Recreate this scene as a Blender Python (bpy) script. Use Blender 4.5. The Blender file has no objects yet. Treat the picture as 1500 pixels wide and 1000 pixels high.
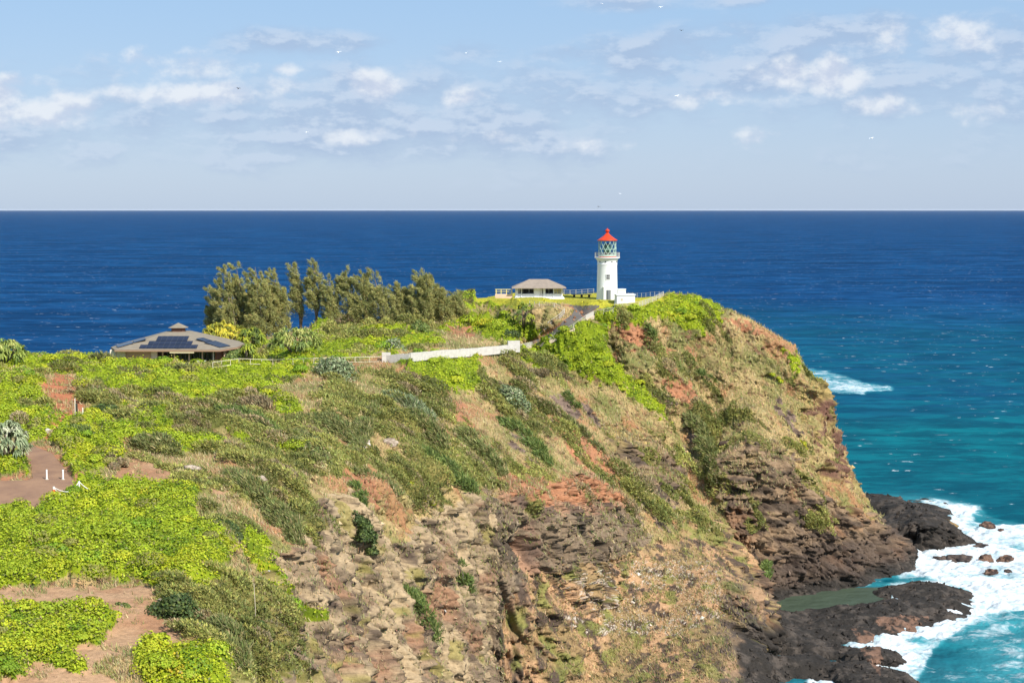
import bpy, math, random
import numpy as np
from mathutils import Vector

# ------------------------------------------------------------------ camera, sky, sun, exposure
SC = bpy.context.scene
COL = SC.collection
FPX = 2360.0            # focal length in pixels of a 1500 px wide frame
EYE = 74.0              # height of the lookout above the sea
PITCH = math.atan((500 - 306.5) / FPX)
cam_d = bpy.data.cameras.new('camera'); cam = bpy.data.objects.new('camera', cam_d); COL.objects.link(cam)
cam.location = (0, 0, EYE); cam.rotation_euler = (math.pi / 2 - PITCH, 0, 0)
cam_d.sensor_width = 36; cam_d.lens = FPX / 1500 * 36
cam_d.clip_start = 0.5; cam_d.clip_end = 200000
SC.camera = cam
SC.view_settings.view_transform = 'Standard'; SC.view_settings.look = 'None'
SC.view_settings.exposure = 0.42; SC.view_settings.gamma = 1.0
SUN_AZ, SUN_EL = math.radians(140), math.radians(43)
sd = bpy.data.lights.new('sun', 'SUN'); sun = bpy.data.objects.new('sun', sd); COL.objects.link(sun)
sd.energy = 5.0; sd.angle = math.radians(0.5); sd.color = (1, 0.95, 0.87)
to_sun = Vector((math.sin(SUN_AZ) * math.cos(SUN_EL), math.cos(SUN_AZ) * math.cos(SUN_EL), math.sin(SUN_EL)))
sun.rotation_euler = to_sun.to_track_quat('Z', 'Y').to_euler()
SC.cycles.max_bounces = 6; SC.cycles.diffuse_bounces = 2; SC.cycles.transparent_max_bounces = 8

def N(nt, typ, **kw):
    n = nt.nodes.new(typ)
    for k, v in kw.items():
        if k.startswith('i_'): n.inputs[k[2:]].default_value = v
        else: setattr(n, k, v)
    return n
def math_node(nt, op, a, b=None, c=None, clamp=False):
    n = nt.nodes.new('ShaderNodeMath'); n.operation = op; n.use_clamp = clamp
    for i, v in enumerate((a, b, c)):
        if v is None: continue
        if isinstance(v, (int, float)): n.inputs[i].default_value = v
        else: nt.links.new(v, n.inputs[i])
    return n.outputs[0]
def mix_col(nt, fac, a, b, mode='MIX'):
    n = nt.nodes.new('ShaderNodeMix'); n.data_type = 'RGBA'; n.blend_type = mode
    for s, v in ((0, fac), (6, a), (7, b)):
        if isinstance(v, (int, float)): n.inputs[s].default_value = v
        elif isinstance(v, tuple): n.inputs[s].default_value = (*v[:3], 1)
        else: nt.links.new(v, n.inputs[s])
    return n.outputs[2]

world = bpy.data.worlds.new('World'); SC.world = world; world.use_nodes = True
wt = world.node_tree; wt.nodes.clear()
out = N(wt, 'ShaderNodeOutputWorld'); bg = N(wt, 'ShaderNodeBackground')
bg.inputs['Strength'].default_value = 0.102
sky = N(wt, 'ShaderNodeTexSky', sky_type='NISHITA', sun_disc=False)
sky.sun_elevation = SUN_EL; sky.sun_rotation = SUN_AZ; sky.altitude = 70
sky.air_density = 1.0; sky.dust_density = 0.6; sky.ozone_density = 2.2
# clouds live at infinity, laid out by azimuth and elevation taken from image pixels
tc = N(wt, 'ShaderNodeTexCoord'); sep = N(wt, 'ShaderNodeSeparateXYZ'); wt.links.new(tc.outputs['Generated'], sep.inputs[0])
az = math_node(wt, 'ARCTAN2', sep.outputs[0], sep.outputs[1])          # radians right of north
el = math_node(wt, 'ARCSINE', sep.outputs[2])
cmb = N(wt, 'ShaderNodeCombineXYZ'); wt.links.new(az, cmb.inputs[0]); wt.links.new(el, cmb.inputs[1])
def bearing(px): return math.atan((px - 750) / FPX)
def elev(py): return math.atan((306.5 - py) / FPX) * 1.0
def blob(px, py, w, h, amp):
    dx = math_node(wt, 'MULTIPLY', math_node(wt, 'SUBTRACT', az, bearing(px)), FPX / w)
    dy = math_node(wt, 'MULTIPLY', math_node(wt, 'SUBTRACT', el, elev(py)), FPX / h)
    r2 = math_node(wt, 'ADD', math_node(wt, 'MULTIPLY', dx, dx), math_node(wt, 'MULTIPLY', dy, dy))
    g = math_node(wt, 'SUBTRACT', 1.0, r2)
    return math_node(wt, 'MULTIPLY', math_node(wt, 'MAXIMUM', g, -1.5), amp)
def union(lst):
    o = lst[0]
    for b in lst[1:]:
        o = math_node(wt, 'MAXIMUM', o, b)
    return o
def smooth(v, a, b):
    n = N(wt, 'ShaderNodeMapRange'); n.interpolation_type = 'SMOOTHSTEP'; n.inputs[1].default_value = a; n.inputs[2].default_value = b
    wt.links.new(v, n.inputs[0]); return n.outputs[0]
def cn(scale, detail, rough, stretch, off, dx=0.0, dy=0.0, dist=0.0):
    mp = N(wt, 'ShaderNodeMapping'); wt.links.new(cmb.outputs[0], mp.inputs[0])
    mp.inputs['Scale'].default_value = (1, stretch, 1); mp.inputs['Location'].default_value = (off + dx, off * .7 + dy * stretch, off)
    n = N(wt, 'ShaderNodeTexNoise', i_Scale=scale, i_Detail=detail, i_Roughness=rough, i_Distortion=dist); wt.links.new(mp.outputs[0], n.inputs['Vector'])
    return math_node(wt, 'SUBTRACT', n.outputs['Fac'], .5)
bright = union([blob(*b) for b in (
    (245, 105, 135, 32, .8), (60, 170, 110, 36, .8), (290, 142, 150, 26, .85), (10, 150, 60, 30, .9), (555, 132, 50, 38, .95), (425, 106, 26, 14, .8),
    (678, 146, 42, 22, .9), (1220, 118, 52, 36, .95), (1140, 118, 56, 32, .8), (1360, 62, 120, 36, .75), (1420, 172, 50, 24, .75), (1290, 160, 60, 20, .5),
    (525, 200, 100, 18, .4), (960, 150, 90, 14, .5), (1090, 145, 80, 14, .5), (710, 202, 70, 14, .5), (440, 128, 70, 20, .5), (40, 132, 56, 16, .7), (80, 215, 90, 14, .35), (860, 215, 120, 16, .4), (1090, 205, 140, 16, .4))])
grey = union([blob(*b) for b in (
    (430, 70, 190, 26, .6), (690, 80, 66, 20, .6), (830, 84, 66, 18, .6), (1000, 90, 200, 50, .7), (1200, 60, 240, 36, .65), (1400, 90, 200, 60, .7),
    (900, 8, 120, 20, .6), (1480, 6, 50, 16, .6), (1070, 8, 70, 14, .5), (1440, 130, 120, 30, .6), (1150, 110, 150, 50, .75))])
band_ = math_node(wt, 'SUBTRACT', 1.0, math_node(wt, 'POWER', math_node(wt, 'ABSOLUTE', math_node(wt, 'DIVIDE', math_node(wt, 'SUBTRACT', el, elev(165)), 92 / FPX)), 2.0))
band_ = math_node(wt, 'MAXIMUM', band_, -1.2)
n_a, n_b = cn(17, 9, .60, 2.3, 3.0), cn(17, 9, .60, 2.3, 3.0, -.003, .0045)
n_c, n_d = cn(30, 8, .58, 1.35, 9.0), cn(30, 8, .58, 1.35, 9.0, -.003, .006)
n_low = cn(4.5, 3, .5, 2.0, 5.0)
SKYC = mix_col(wt, 1.0, sky.outputs[0], (0.93, 0.98, 1.0), 'MULTIPLY')
hz = math_node(wt, 'SUBTRACT', 1.0, smooth(el, .0, .17))
c0 = mix_col(wt, .78, SKYC, mix_col(wt, hz, (2.6, 4.1, 6.2), (3.5, 4.4, 6.0)))
lay = math_node(wt, 'ADD', math_node(wt, 'MULTIPLY', band_, .55), math_node(wt, 'ADD', math_node(wt, 'MULTIPLY', n_a, 2.6), math_node(wt, 'MULTIPLY', n_low, 2.0)))
lay = math_node(wt, 'MAXIMUM', lay, math_node(wt, 'ADD', grey, math_node(wt, 'MULTIPLY', n_a, 2.6)))
lit1 = smooth(math_node(wt, 'SUBTRACT', n_a, n_b), -.04, .07)
lay_col = mix_col(wt, lit1, (2.95, 3.85, 5.35), (4.3, 5.05, 6.2))
c1 = mix_col(wt, math_node(wt, 'MULTIPLY', smooth(lay, -.1, .9), .78), c0, lay_col)
puff = math_node(wt, 'ADD', bright, math_node(wt, 'ADD', math_node(wt, 'MULTIPLY', n_c, 3.3), math_node(wt, 'MULTIPLY', n_a, .5)))
lit2 = smooth(math_node(wt, 'SUBTRACT', n_c, n_d), -.11, .09)
puff_col = mix_col(wt, lit2, (4.5, 5.0, 6.1), (6.3, 6.6, 7.0))
c3 = mix_col(wt, math_node(wt, 'MULTIPLY', smooth(puff, .1, 1.0), .8), c1, puff_col)
wt.links.new(c3, bg.inputs[0]); wt.links.new(bg.outputs[0], out.inputs[0])

# ------------------------------------------------------------------ general helpers
rng = np.random.default_rng(7)
random.seed(7)
def from_pixel(px, py, Y):  # casts an image pixel out from the camera to distance Y
    """world point seen from the camera at image pixel px, py and at ground distance Y"""
    dy = 500 - py; c, s = math.cos(PITCH), math.sin(PITCH)
    k = Y / (FPX * c + dy * s)
    return ((px - 750) * k, Y, EYE + (-FPX * s + dy * c) * k)
def project(x, y, z):
    c, s = math.cos(PITCH), math.sin(PITCH)
    dep = y * c - (z - EYE) * s; up = y * s + (z - EYE) * c
    return 750 + FPX * x / dep, 500 - FPX * up / dep
def link(o, parent=None):
    COL.objects.link(o)
    if parent: o.parent = parent
    return o
def tag(o, label=None, cat=None, group=None, kind=None):
    if label: o['label'] = label
    if cat: o['category'] = cat
    if group: o['group'] = group
    if kind: o['kind'] = kind
    return o
def root(name, loc, label, cat, group=None, rz=0):
    o = bpy.data.objects.new(name, None); o.empty_display_size = .5; link(o)
    o.location = loc; o.rotation_euler = (0, 0, rz)
    return tag(o, label, cat, group)
def np_mesh(name, V, F, mat=None, cols=None, parent=None, smooth=True):
    """V (n,3), F (m,k) -> one mesh object, optional vertex colours"""
    V = np.ascontiguousarray(V, np.float32); F = np.ascontiguousarray(F, np.int32)
    me = bpy.data.meshes.new(name); k = F.shape[1]
    me.vertices.add(len(V)); me.vertices.foreach_set('co', V.ravel())
    me.loops.add(F.size); me.loops.foreach_set('vertex_index', F.ravel())
    me.polygons.add(len(F)); me.polygons.foreach_set('loop_start', np.arange(0, F.size, k, dtype=np.int32))
    me.polygons.foreach_set('use_smooth', np.full(len(F), smooth))
    if cols is not None:
        a = me.color_attributes.new('tint', 'FLOAT_COLOR', 'POINT')
        c = np.ones((len(V), 4), np.float32); c[:, :cols.shape[1]] = cols; a.data.foreach_set('color', c.ravel())
    me.update(calc_edges=True)
    if mat: me.materials.append(mat)
    return link(bpy.data.objects.new(name, me), parent)
class MB:
    """collects boxes, prisms, lathes and tubes into one mesh"""
    def __init__(s): s.v = []; s.f = []
    def poly(s, pts, faces):
        b = len(s.v); s.v += [tuple(p) for p in pts]; s.f += [tuple(b + i for i in f) for f in faces]; return s
    def box(s, c, d, rz=0, top=1.0):
        ca, sa = math.cos(rz), math.sin(rz); pts = []
        for z in (-.5, .5):
            k = top if z > 0 else 1.0
            for a, b in ((-.5, -.5), (.5, -.5), (.5, .5), (-.5, .5)):
                x, y = a * d[0] * k, b * d[1] * k
                pts.append((c[0] + x * ca - y * sa, c[1] + x * sa + y * ca, c[2] + z * d[2]))
        return s.poly(pts, ((0, 3, 2, 1), (4, 5, 6, 7), (0, 1, 5, 4), (1, 2, 6, 5), (2, 3, 7, 6), (3, 0, 4, 7)))
    def lathe(s, prof, n=32, c=(0, 0, 0), cap=True):
        b = len(s.v)
        for r, z in prof:
            for i in range(n):
                a = 2 * math.pi * i / n; s.v.append((c[0] + r * math.cos(a), c[1] + r * math.sin(a), c[2] + z))
        for j in range(len(prof) - 1):
            for i in range(n):
                i2 = (i + 1) % n; s.f.append((b + j * n + i, b + j * n + i2, b + (j + 1) * n + i2, b + (j + 1) * n + i))
        if cap:
            s.f.append(tuple(b + i for i in range(n))[::-1]); s.f.append(tuple(b + (len(prof) - 1) * n + i for i in range(n)))
        return s
    def tube(s, pts, radii, n=7):
        b = len(s.v); pts = [Vector(p) for p in pts]
        if isinstance(radii, (int, float)): radii = [radii] * len(pts)
        for k, p in enumerate(pts):
            d = (pts[min(k + 1, len(pts) - 1)] - pts[max(k - 1, 0)]).normalized()
            u = d.orthogonal().normalized() if k == 0 else (u - d * u.dot(d)).normalized()
            w = d.cross(u)
            for i in range(n):
                a = 2 * math.pi * i / n; s.v.append(tuple(p + (u * math.cos(a) + w * math.sin(a)) * radii[k]))
        for j in range(len(pts) - 1):
            for i in range(n):
                i2 = (i + 1) % n; s.f.append((b + j * n + i, b + j * n + i2, b + (j + 1) * n + i2, b + (j + 1) * n + i))
        s.f.append(tuple(b + i for i in range(n))[::-1]); s.f.append(tuple(b + (len(pts) - 1) * n + i for i in range(n)))
        return s
    def mesh(s, name, mat, smooth=False, bevel=0):
        me = bpy.data.meshes.new(name); me.from_pydata(s.v, [], s.f); me.materials.append(mat)
        if smooth: me.polygons.foreach_set('use_smooth', [True] * len(me.polygons))
        return me
    def build(s, name, mat, parent=None, smooth=False):
        return link(bpy.data.objects.new(name, s.mesh(name, mat, smooth)), parent)

# ------------------------------------------------------------------ numpy noise
def _h(ix, iy, iz, seed):
    n = (ix.astype(np.uint32) * np.uint32(374761393) + iy.astype(np.uint32) * np.uint32(668265263)
         + iz.astype(np.uint32) * np.uint32(2147483647) + np.uint32(seed * 974711 + 12345))
    n = (n ^ (n >> np.uint32(13))) * np.uint32(1274126177)
    n = (n ^ (n >> np.uint32(15))) * np.uint32(2246822519)
    return ((n ^ (n >> np.uint32(16))) & np.uint32(0xFFFFFF)).astype(np.float32) / np.float32(0xFFFFFF)
def vnoise(x, y, z, seed=0):
    x, y, z = (np.asarray(a, np.float32) for a in (x, y, z))
    fx, fy, fz = np.floor(x), np.floor(y), np.floor(z)
    ix, iy, iz = fx.astype(np.int32), fy.astype(np.int32), fz.astype(np.int32)
    u, v, w = x - fx, y - fy, z - fz
    u = u * u * (3 - 2 * u); v = v * v * (3 - 2 * v); w = w * w * (3 - 2 * w)
    r = 0
    for dx in (0, 1):
        for dy in (0, 1):
            for dz in (0, 1):
                r = r + _h(ix + dx, iy + dy, iz + dz, seed) * ((u if dx else 1 - u) * (v if dy else 1 - v) * (w if dz else 1 - w))
    return r * 2 - 1
def fbm(x, y, z, sc, octv=4, seed=0, gain=.5):
    a = 1.0; t = 0; r = 0; x = np.asarray(x) / sc; y = np.asarray(y) / sc; z = np.asarray(z) / sc
    for o in range(octv):
        r = r + a * vnoise(x + 17.3 * o, y + 5.1 * o, z + 9.7 * o, seed + o); t += a; a *= gain; x = x * 2.03; y = y * 2.03; z = z * 2.03
    return r / t
def sstep(a, b, x):
    t = np.clip((x - a) / (b - a), 0, 1); return t * t * (3 - 2 * t)
def inpoly(px, py, poly):
    r = np.zeros(px.shape, bool); n = len(poly); j = n - 1
    for i in range(n):
        xi, yi = poly[i]; xj, yj = poly[j]
        if yi != yj:
            r ^= ((yi > py) != (yj > py)) & (px < (xj - xi) * (py - yi) / (yj - yi) + xi)
        j = i
    return r
def srgb(r, g, b, k=1.0):
    f = lambda c: (c / 255 / 12.92 if c <= 10 else ((c / 255 + .055) / 1.055) ** 2.4) * k
    return (f(r), f(g), f(b))

# ------------------------------------------------------------------ materials
def mat_basic(name, col, rough=.8, noise=0, nscale=4, metallic=0, bump=0, spec=.3, col2=None):
    m = bpy.data.materials.new(name); m.use_nodes = True; nt = m.node_tree; b = nt.nodes['Principled BSDF']
    b.inputs['Roughness'].default_value = rough; b.inputs['Metallic'].default_value = metallic; b.inputs['Specular IOR Level'].default_value = spec
    b.inputs['Base Color'].default_value = (*col, 1)
    if noise or bump:
        t = N(nt, 'ShaderNodeTexCoord'); n = N(nt, 'ShaderNodeTexNoise', i_Scale=nscale, i_Detail=6, i_Roughness=.65); nt.links.new(t.outputs['Object'], n.inputs['Vector'])
        if noise:
            c2 = col2 or tuple(c * (1 - noise) for c in col)
            r = N(nt, 'ShaderNodeMapRange'); r.inputs[1].default_value = .35; r.inputs[2].default_value = .68; nt.links.new(n.outputs['Fac'], r.inputs[0])
            nt.links.new(mix_col(nt, r.outputs[0], col, c2), b.inputs['Base Color'])
        if bump:
            bp = N(nt, 'ShaderNodeBump', i_Strength=bump, i_Distance=.1); nt.links.new(n.outputs['Fac'], bp.inputs['Height']); nt.links.new(bp.outputs[0], b.inputs['Normal'])
    return m
def mat_tint(name, rough=.75, transl=.0, bump=0, bscale=2.0, spec=.25, vary=.0):
    """colour from the mesh's own 'tint' attribute"""
    m = bpy.data.materials.new(name); m.use_nodes = True; nt = m.node_tree; b = nt.nodes['Principled BSDF']
    b.inputs['Roughness'].default_value = rough; b.inputs['Specular IOR Level'].default_value = spec
    a = N(nt, 'ShaderNodeAttribute', attribute_name='tint'); col = a.outputs['Color']
    t = N(nt, 'ShaderNodeTexCoord')
    if vary:
        n = N(nt, 'ShaderNodeTexNoise', i_Scale=bscale * 1.7, i_Detail=5, i_Roughness=.7); nt.links.new(t.outputs['Object'], n.inputs['Vector'])
        r = N(nt, 'ShaderNodeMapRange'); r.inputs[1].default_value = .3; r.inputs[2].default_value = .7; r.inputs[3].default_value = 1 - vary; r.inputs[4].default_value = 1 + vary * .8
        nt.links.new(n.outputs['Fac'], r.inputs[0]); cc = N(nt, 'ShaderNodeCombineColor')
        for i in range(3): nt.links.new(r.outputs[0], cc.inputs[i])
        col = mix_col(nt, 1.0, col, cc.outputs[0], 'MULTIPLY')
    nt.links.new(col, b.inputs['Base Color'])
    if bump:
        n2 = N(nt, 'ShaderNodeTexNoise', i_Scale=bscale, i_Detail=7, i_Roughness=.7); nt.links.new(t.outputs['Object'], n2.inputs['Vector'])
        bp = N(nt, 'ShaderNodeBump', i_Strength=bump, i_Distance=.35); nt.links.new(n2.outputs['Fac'], bp.inputs['Height']); nt.links.new(bp.outputs[0], b.inputs['Normal'])
    if transl:
        tr = N(nt, 'ShaderNodeBsdfTranslucent'); nt.links.new(col, tr.inputs[0]); mx = N(nt, 'ShaderNodeMixShader'); mx.inputs[0].default_value = transl
        nt.links.new(b.outputs[0], mx.inputs[1]); nt.links.new(tr.outputs[0], mx.inputs[2]); nt.links.new(mx.outputs[0], nt.nodes['Material Output'].inputs[0])
    return m
M_LEAF = mat_tint('leaf', .6, .28, spec=.3)
M_GROUND = mat_tint('terrain_surface', .9, bump=.7, bscale=1.3, vary=.28, spec=.15)
M_BARK = mat_basic('bark', srgb(150, 135, 118, .7), .9, .5, 5)

# ------------------------------------------------------------------ the headland: heights from image pixels and estimated distances
CP = []
def col_pts(px, lst):
    for py, Y in lst: CP.append(from_pixel(px, py, Y))
col_pts(1000, [(436, 352), (470, 345), (520, 338), (580, 330), (640, 322), (700, 311), (740, 300), (780, 286), (840, 270), (920, 255), (1000, 240)])
col_pts(1050, [(453, 352), (500, 345), (560, 338), (620, 331), (680, 323), (730, 308), (770, 291), (830, 272), (920, 254), (996, 240)])
col_pts(1095, [(880, 263), (940, 252), (1000, 242)])
col_pts(1100, [(520, 343), (600, 328), (650, 313), (720, 307), (800, 302), (870, 299), (897, 296)])
col_pts(1150, [(560, 342), (620, 332), (670, 320), (740, 313), (810, 308), (870, 304), (888, 301)])
col_pts(1200, [(640, 337), (690, 326), (740, 319), (810, 312), (865, 308), (878, 305)])
col_pts(1250, [(770, 322), (820, 316), (860, 312), (873, 309)])
col_pts(1300, [(815, 325), (845, 320), (858, 318)])
for a in ((960, 434, 352), (1030, 443, 352), (1070, 458, 351), (1100, 469, 350), (1130, 490, 348), (1160, 520, 346), (1178, 545, 345), (1191, 572, 344), (1198, 605, 342), (1204, 645, 341),
          (1212, 690, 338), (1238, 722, 336), (1265, 748, 335), (1300, 778, 333), (1322, 808, 331), (1330, 850, 322)): CP.append(from_pixel(*a))
col_pts(900, [(452, 343), (500, 335), (550, 325), (600, 314), (650, 302), (700, 289), (740, 281), (800, 272), (880, 262), (1000, 244)])
col_pts(850, [(462, 341), (500, 333), (550, 320), (600, 307), (650, 293), (700, 280), (740, 272), (790, 266), (860, 258), (1000, 243)])
col_pts(800, [(501, 325), (540, 313), (600, 296), (660, 278), (710, 266), (760, 259), (850, 252), (1000, 241)])
col_pts(750, [(513, 315), (560, 302), (610, 288), (670, 268), (720, 256), (770, 252), (860, 246), (1000, 240)])
col_pts(700, [(517, 308), (560, 296), (600, 284), (650, 268), (700, 254), (740, 250), (820, 245), (1000, 238)])
col_pts(650, [(522, 302), (570, 287), (620, 270), (680, 251), (725, 241), (790, 236), (880, 232), (1000, 226)])
col_pts(600, [(527, 296), (560, 284), (600, 269), (650, 252), (705, 235), (750, 231), (820, 226), (900, 222), (1000, 216)])
col_pts(550, [(530, 293), (570, 274), (620, 254), (680, 235), (735, 221), (800, 216), (880, 210), (1000, 201)])
col_pts(500, [(533, 290), (560, 270), (600, 251), (650, 233), (705, 216), (760, 210), (850, 202), (1000, 188), (1200, 165)])
col_pts(450, [(534, 289), (570, 263), (620, 240), (680, 219), (735, 200), (820, 189), (900, 180), (1000, 168), (1200, 150)])
col_pts(400, [(541, 287), (574, 260), (620, 234), (680, 210), (740, 191), (800, 177), (870, 165), (940, 155), (1000, 147), (1200, 125)])
col_pts(300, [(543, 283), (573, 255), (620, 226), (680, 199), (720, 184), (800, 162), (870, 147), (940, 135), (1000, 127), (1300, 97)])
col_pts(200, [(541, 277), (563, 254), (600, 230), (650, 208), (700, 189), (760, 171), (850, 149), (930, 134), (1000, 124), (1300, 92)])
col_pts(100, [(539, 268), (562, 246), (600, 223), (640, 206), (700, 187), (750, 173), (850, 147), (930, 132), (1000, 121), (1300, 90)])
col_pts(0, [(532, 262), (561, 241), (600, 221), (650, 203), (700, 187), (750, 173), (850, 146), (1000, 120), (1300, 88)])
col_pts(-150, [(524, 262), (600, 220), (700, 187), (850, 145), (1000, 119), (1300, 86)])
col_pts(-400, [(524, 262), (600, 220), (700, 187), (850, 145), (1000, 119), (1300, 86)])
for px in (640, 700, 760, 820, 880, 940, 1000, 1060): col_pts(px, [(1060, 227 if px > 680 else 222)])
# plateau behind the first edge, and the mound with the trees
for a in ((262, 531, 300), (180, 531, 298), (340, 529, 305), (400, 512, 315), (350, 520, 312), (420, 488, 332), (460, 480, 335), (500, 478, 334), (540, 477, 334), (600, 473, 336), (650, 474, 338),
          (480, 505, 314), (560, 505, 314), (620, 500, 318), (690, 492, 325), (740, 492, 325), (780, 492, 328), (690, 462, 345), (740, 460, 345), (700, 437, 357), (670, 447, 352), (640, 462, 345), (735, 443, 352)):
    CP.append(from_pixel(*a))
def pad(x0, x1, y0, y1, z, st=8):
    for x in np.arange(x0, x1 + .1, st):
        for y in np.arange(y0, y1 + .1, st): CP.append((x, y, z))
pad(0, 26, 345, 377, 54.05)
CP += [(8, 337, 53.7), (16, 338, 53.8), (24, 340, 54), (13, 332, 51.3), (30, 356, 54.2), (30, 366, 54.0), (37, 368, 53), (-6, 372, 53.5), (-6, 362, 54)]
# the seaward side and the sea floor
for x, y, z in ((45, 366, 45), (58, 362, 32), (66, 360, 20), (72, 356, 10), (52, 380, 18), (62, 374, 8), (35, 385, 38), (20, 392, 40), (0, 392, 40), (-15, 380, 40), (-30, 372, 38), (-50, 365, 36),
                (-70, 350, 34), (-95, 330, 34), (-130, 320, 34), (-180, 300, 34), (-20, 395, 10), (10, 402, 10), (35, 400, 8), (-50, 385, 8), (-75, 368, 8), (-105, 350, 6), (-140, 340, 6), (-190, 330, 6),
                (75, 372, -4), (62, 392, -4), (40, 412, -5), (10, 418, -5), (-25, 412, -5), (-60, 400, -5), (-90, 385, -5), (-130, 365, -5), (-190, 350, -5),
                (14, 212, -4), (30, 212, -4), (8, 207, -5), (6, 205, -5), (6, 185, -5), (6, 165, -5), (6, 145, -5), (6, 125, -5), (6, 105, -5), (6, 85, -5),
                (20, 200, -6), (20, 150, -6), (20, 100, -6), (60, 200, -6), (80, 240, -6), (120, 200, -6), (120, 300, -6), (150, 400, -6), (120, 460, -6), (0, 470, -6), (-150, 460, -6), (46, 216, -4), (60, 225, -6)):
    CP.append((x, y, z))
# lava shelves (image pixel positions cast to a height a little above the water)
def shelf(lst, z):
    for px, py in lst:
        Y = (EYE - z) * FPX / (py - 306.5) * 1.0
        x, y, _ = from_pixel(px, py, Y); CP.append((x, y, z))
shelf([(1275, 738), (1310, 740), (1340, 746), (1370, 757), (1386, 767), (1330, 765), (1365, 775)], 5.0)
shelf([(1330, 800), (1360, 800)], 1.5)
shelf([(1398, 797), (1404, 780)], -1.2)
shelf([(1320, 735), (1260, 728)], 4.5)
shelf([(1350, 860), (1380, 862), (1405, 870), (1390, 885), (1350, 885), (1300, 885), (1250, 893), (1320, 870)], 1.3)
shelf([(1140, 925), (1180, 930), (1230, 935), (1280, 930), (1320, 920), (1345, 912), (1160, 960), (1210, 965), (1255, 960), (1170, 995), (1210, 1000), (1240, 985), (1200, 920), (1250, 910)], 1.2)
shelf([(1130, 980), (1155, 975), (1180, 970), (1205, 976), (1230, 968), (1255, 975), (1300, 868), (1320, 862), (1338, 874)], 1.3)
shelf([(1090, 1030), (1130, 1030), (1170, 1030), (1210, 1030), (1110, 1060), (1160, 1060), (1100, 970), (1120, 960)], 1.4)
shelf([(1140, 908), (1170, 906), (1210, 900), (1250, 896), (1290, 895)], -.7)
shelf([(1420, 800), (1450, 900), (1400, 950), (1340, 960), (1450, 760), (1420, 740), (1330, 712), (1250, 700), (1500, 900), (1290, 1010), (1450, 850)], -1.6)
shelf([(1345, 835), (1370, 815), (1400, 830)], -.5)
shelf([(1400, 775), (1405, 815), (1240, 1000)], -.9)
CP = np.array(CP, np.float64)
def rbf(P, Q, eps=.6, lam=.8):
    def phi(a, b): return -np.sqrt(((a[:, None, :] - b[None, :, :]) ** 2).sum(2) + eps * eps)
    n = len(P); A = np.zeros((n + 3, n + 3)); A[:n, :n] = phi(P[:, :2], P[:, :2]) - lam * np.eye(n)
    A[:n, n] = 1; A[:n, n + 1:] = P[:, :2] / 100; A[n:, :n] = A[:n, n:].T
    w = np.linalg.solve(A, np.r_[P[:, 2], 0, 0, 0]); outz = np.empty(len(Q))
    for i in range(0, len(Q), 20000):
        q = Q[i:i + 20000]; outz[i:i + 20000] = phi(q, P[:, :2]) @ w[:n] + w[n] + (q / 100) @ w[n + 1:]
    return outz
GX0, GX1, GY0, GY1 = -190, 170, 84, 470
gx = np.arange(GX0, GX1 + 1.0); gy = np.arange(GY0, GY1 + 1.0)
GXX, GYY = np.meshgrid(gx, gy, indexing='ij')
HG = rbf(CP, np.c_[GXX.ravel(), GYY.ravel()]).reshape(GXX.shape)
hi = np.empty(HG.size); lo = np.empty(HG.size); Qg = np.c_[GXX.ravel(), GYY.ravel()]
for i in range(0, HG.size, 20000):        # keep the surface between the heights of its nearest control points
    d = ((Qg[i:i + 20000, None, :] - CP[None, :, :2]) ** 2).sum(2); nn = np.argpartition(d, 5, axis=1)[:, :5]
    zz = CP[nn, 2]; hi[i:i + 20000] = zz.max(1); lo[i:i + 20000] = zz.min(1)
HG = np.clip(HG, (lo - 1).reshape(HG.shape), (hi + .8).reshape(HG.shape)); HG = np.maximum(HG, -6)
for _ in range(3):
    HG[1:-1, 1:-1] = (HG[1:-1, 1:-1] * 4 + HG[:-2, 1:-1] + HG[2:, 1:-1] + HG[1:-1, :-2] + HG[1:-1, 2:]) / 8
def gsample(G, x, y):
    u = np.clip(np.asarray(x, np.float64) - GX0, 0, len(gx) - 1.001); v = np.clip(np.asarray(y, np.float64) - GY0, 0, len(gy) - 1.001)
    i = u.astype(int); j = v.astype(int); a = u - i; b = v - j
    return G[i, j] * (1 - a) * (1 - b) + G[i + 1, j] * a * (1 - b) + G[i, j + 1] * (1 - a) * b + G[i + 1, j + 1] * a * b
GRX, GRY = np.gradient(HG)
for _ in range(2):
    for G in (GRX, GRY): G[1:-1, 1:-1] = (G[1:-1, 1:-1] * 2 + G[:-2, 1:-1] + G[2:, 1:-1] + G[1:-1, :-2] + G[1:-1, 2:]) / 6

# level pads for lawn, paths and buildings (outlines cast to the ground from image pixels)
def pixel_outline(poly, Z):
    r = []
    for px, py in poly:
        x, y, _ = from_pixel(px, py, (EYE - Z) * FPX / (py - 306.5)); r.append((x, y))
    return r

# rows of the terrain sheet follow the relief, so that cliffs get as many vertices as level ground
NCOL, NROW = 1500, 1020
tx = np.linspace((-330 - 750) / FPX, (1560 - 750) / FPX, NCOL)
yy = np.linspace(96, 440, 1000)
XX = tx[:, None] * yy[None, :]; HH = gsample(HG, XX, np.broadcast_to(yy, XX.shape))
dz = np.gradient(HH, axis=1); dyy = yy[1] - yy[0]
arc = FPX * np.sqrt(dyy ** 2 + dz ** 2) / yy[None, :]
pyy = 306.5 + FPX * (EYE - HH) / yy[None, :]
dpy = np.abs(np.gradient(pyy, axis=1)); vis0 = pyy <= np.minimum.accumulate(pyy, axis=1) + 6
met = .22 * arc + np.where(vis0, dpy, dpy * .15); met[HH < -3] *= .35
k = np.ones(41) / 41
for _ in range(2):
    met = np.apply_along_axis(lambda c: np.convolve(np.pad(c, 20, 'edge'), k, 'valid'), 0, met)
cum = np.cumsum(met, axis=1); cum -= cum[:, :1]; cum /= cum[:, -1:]
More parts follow.
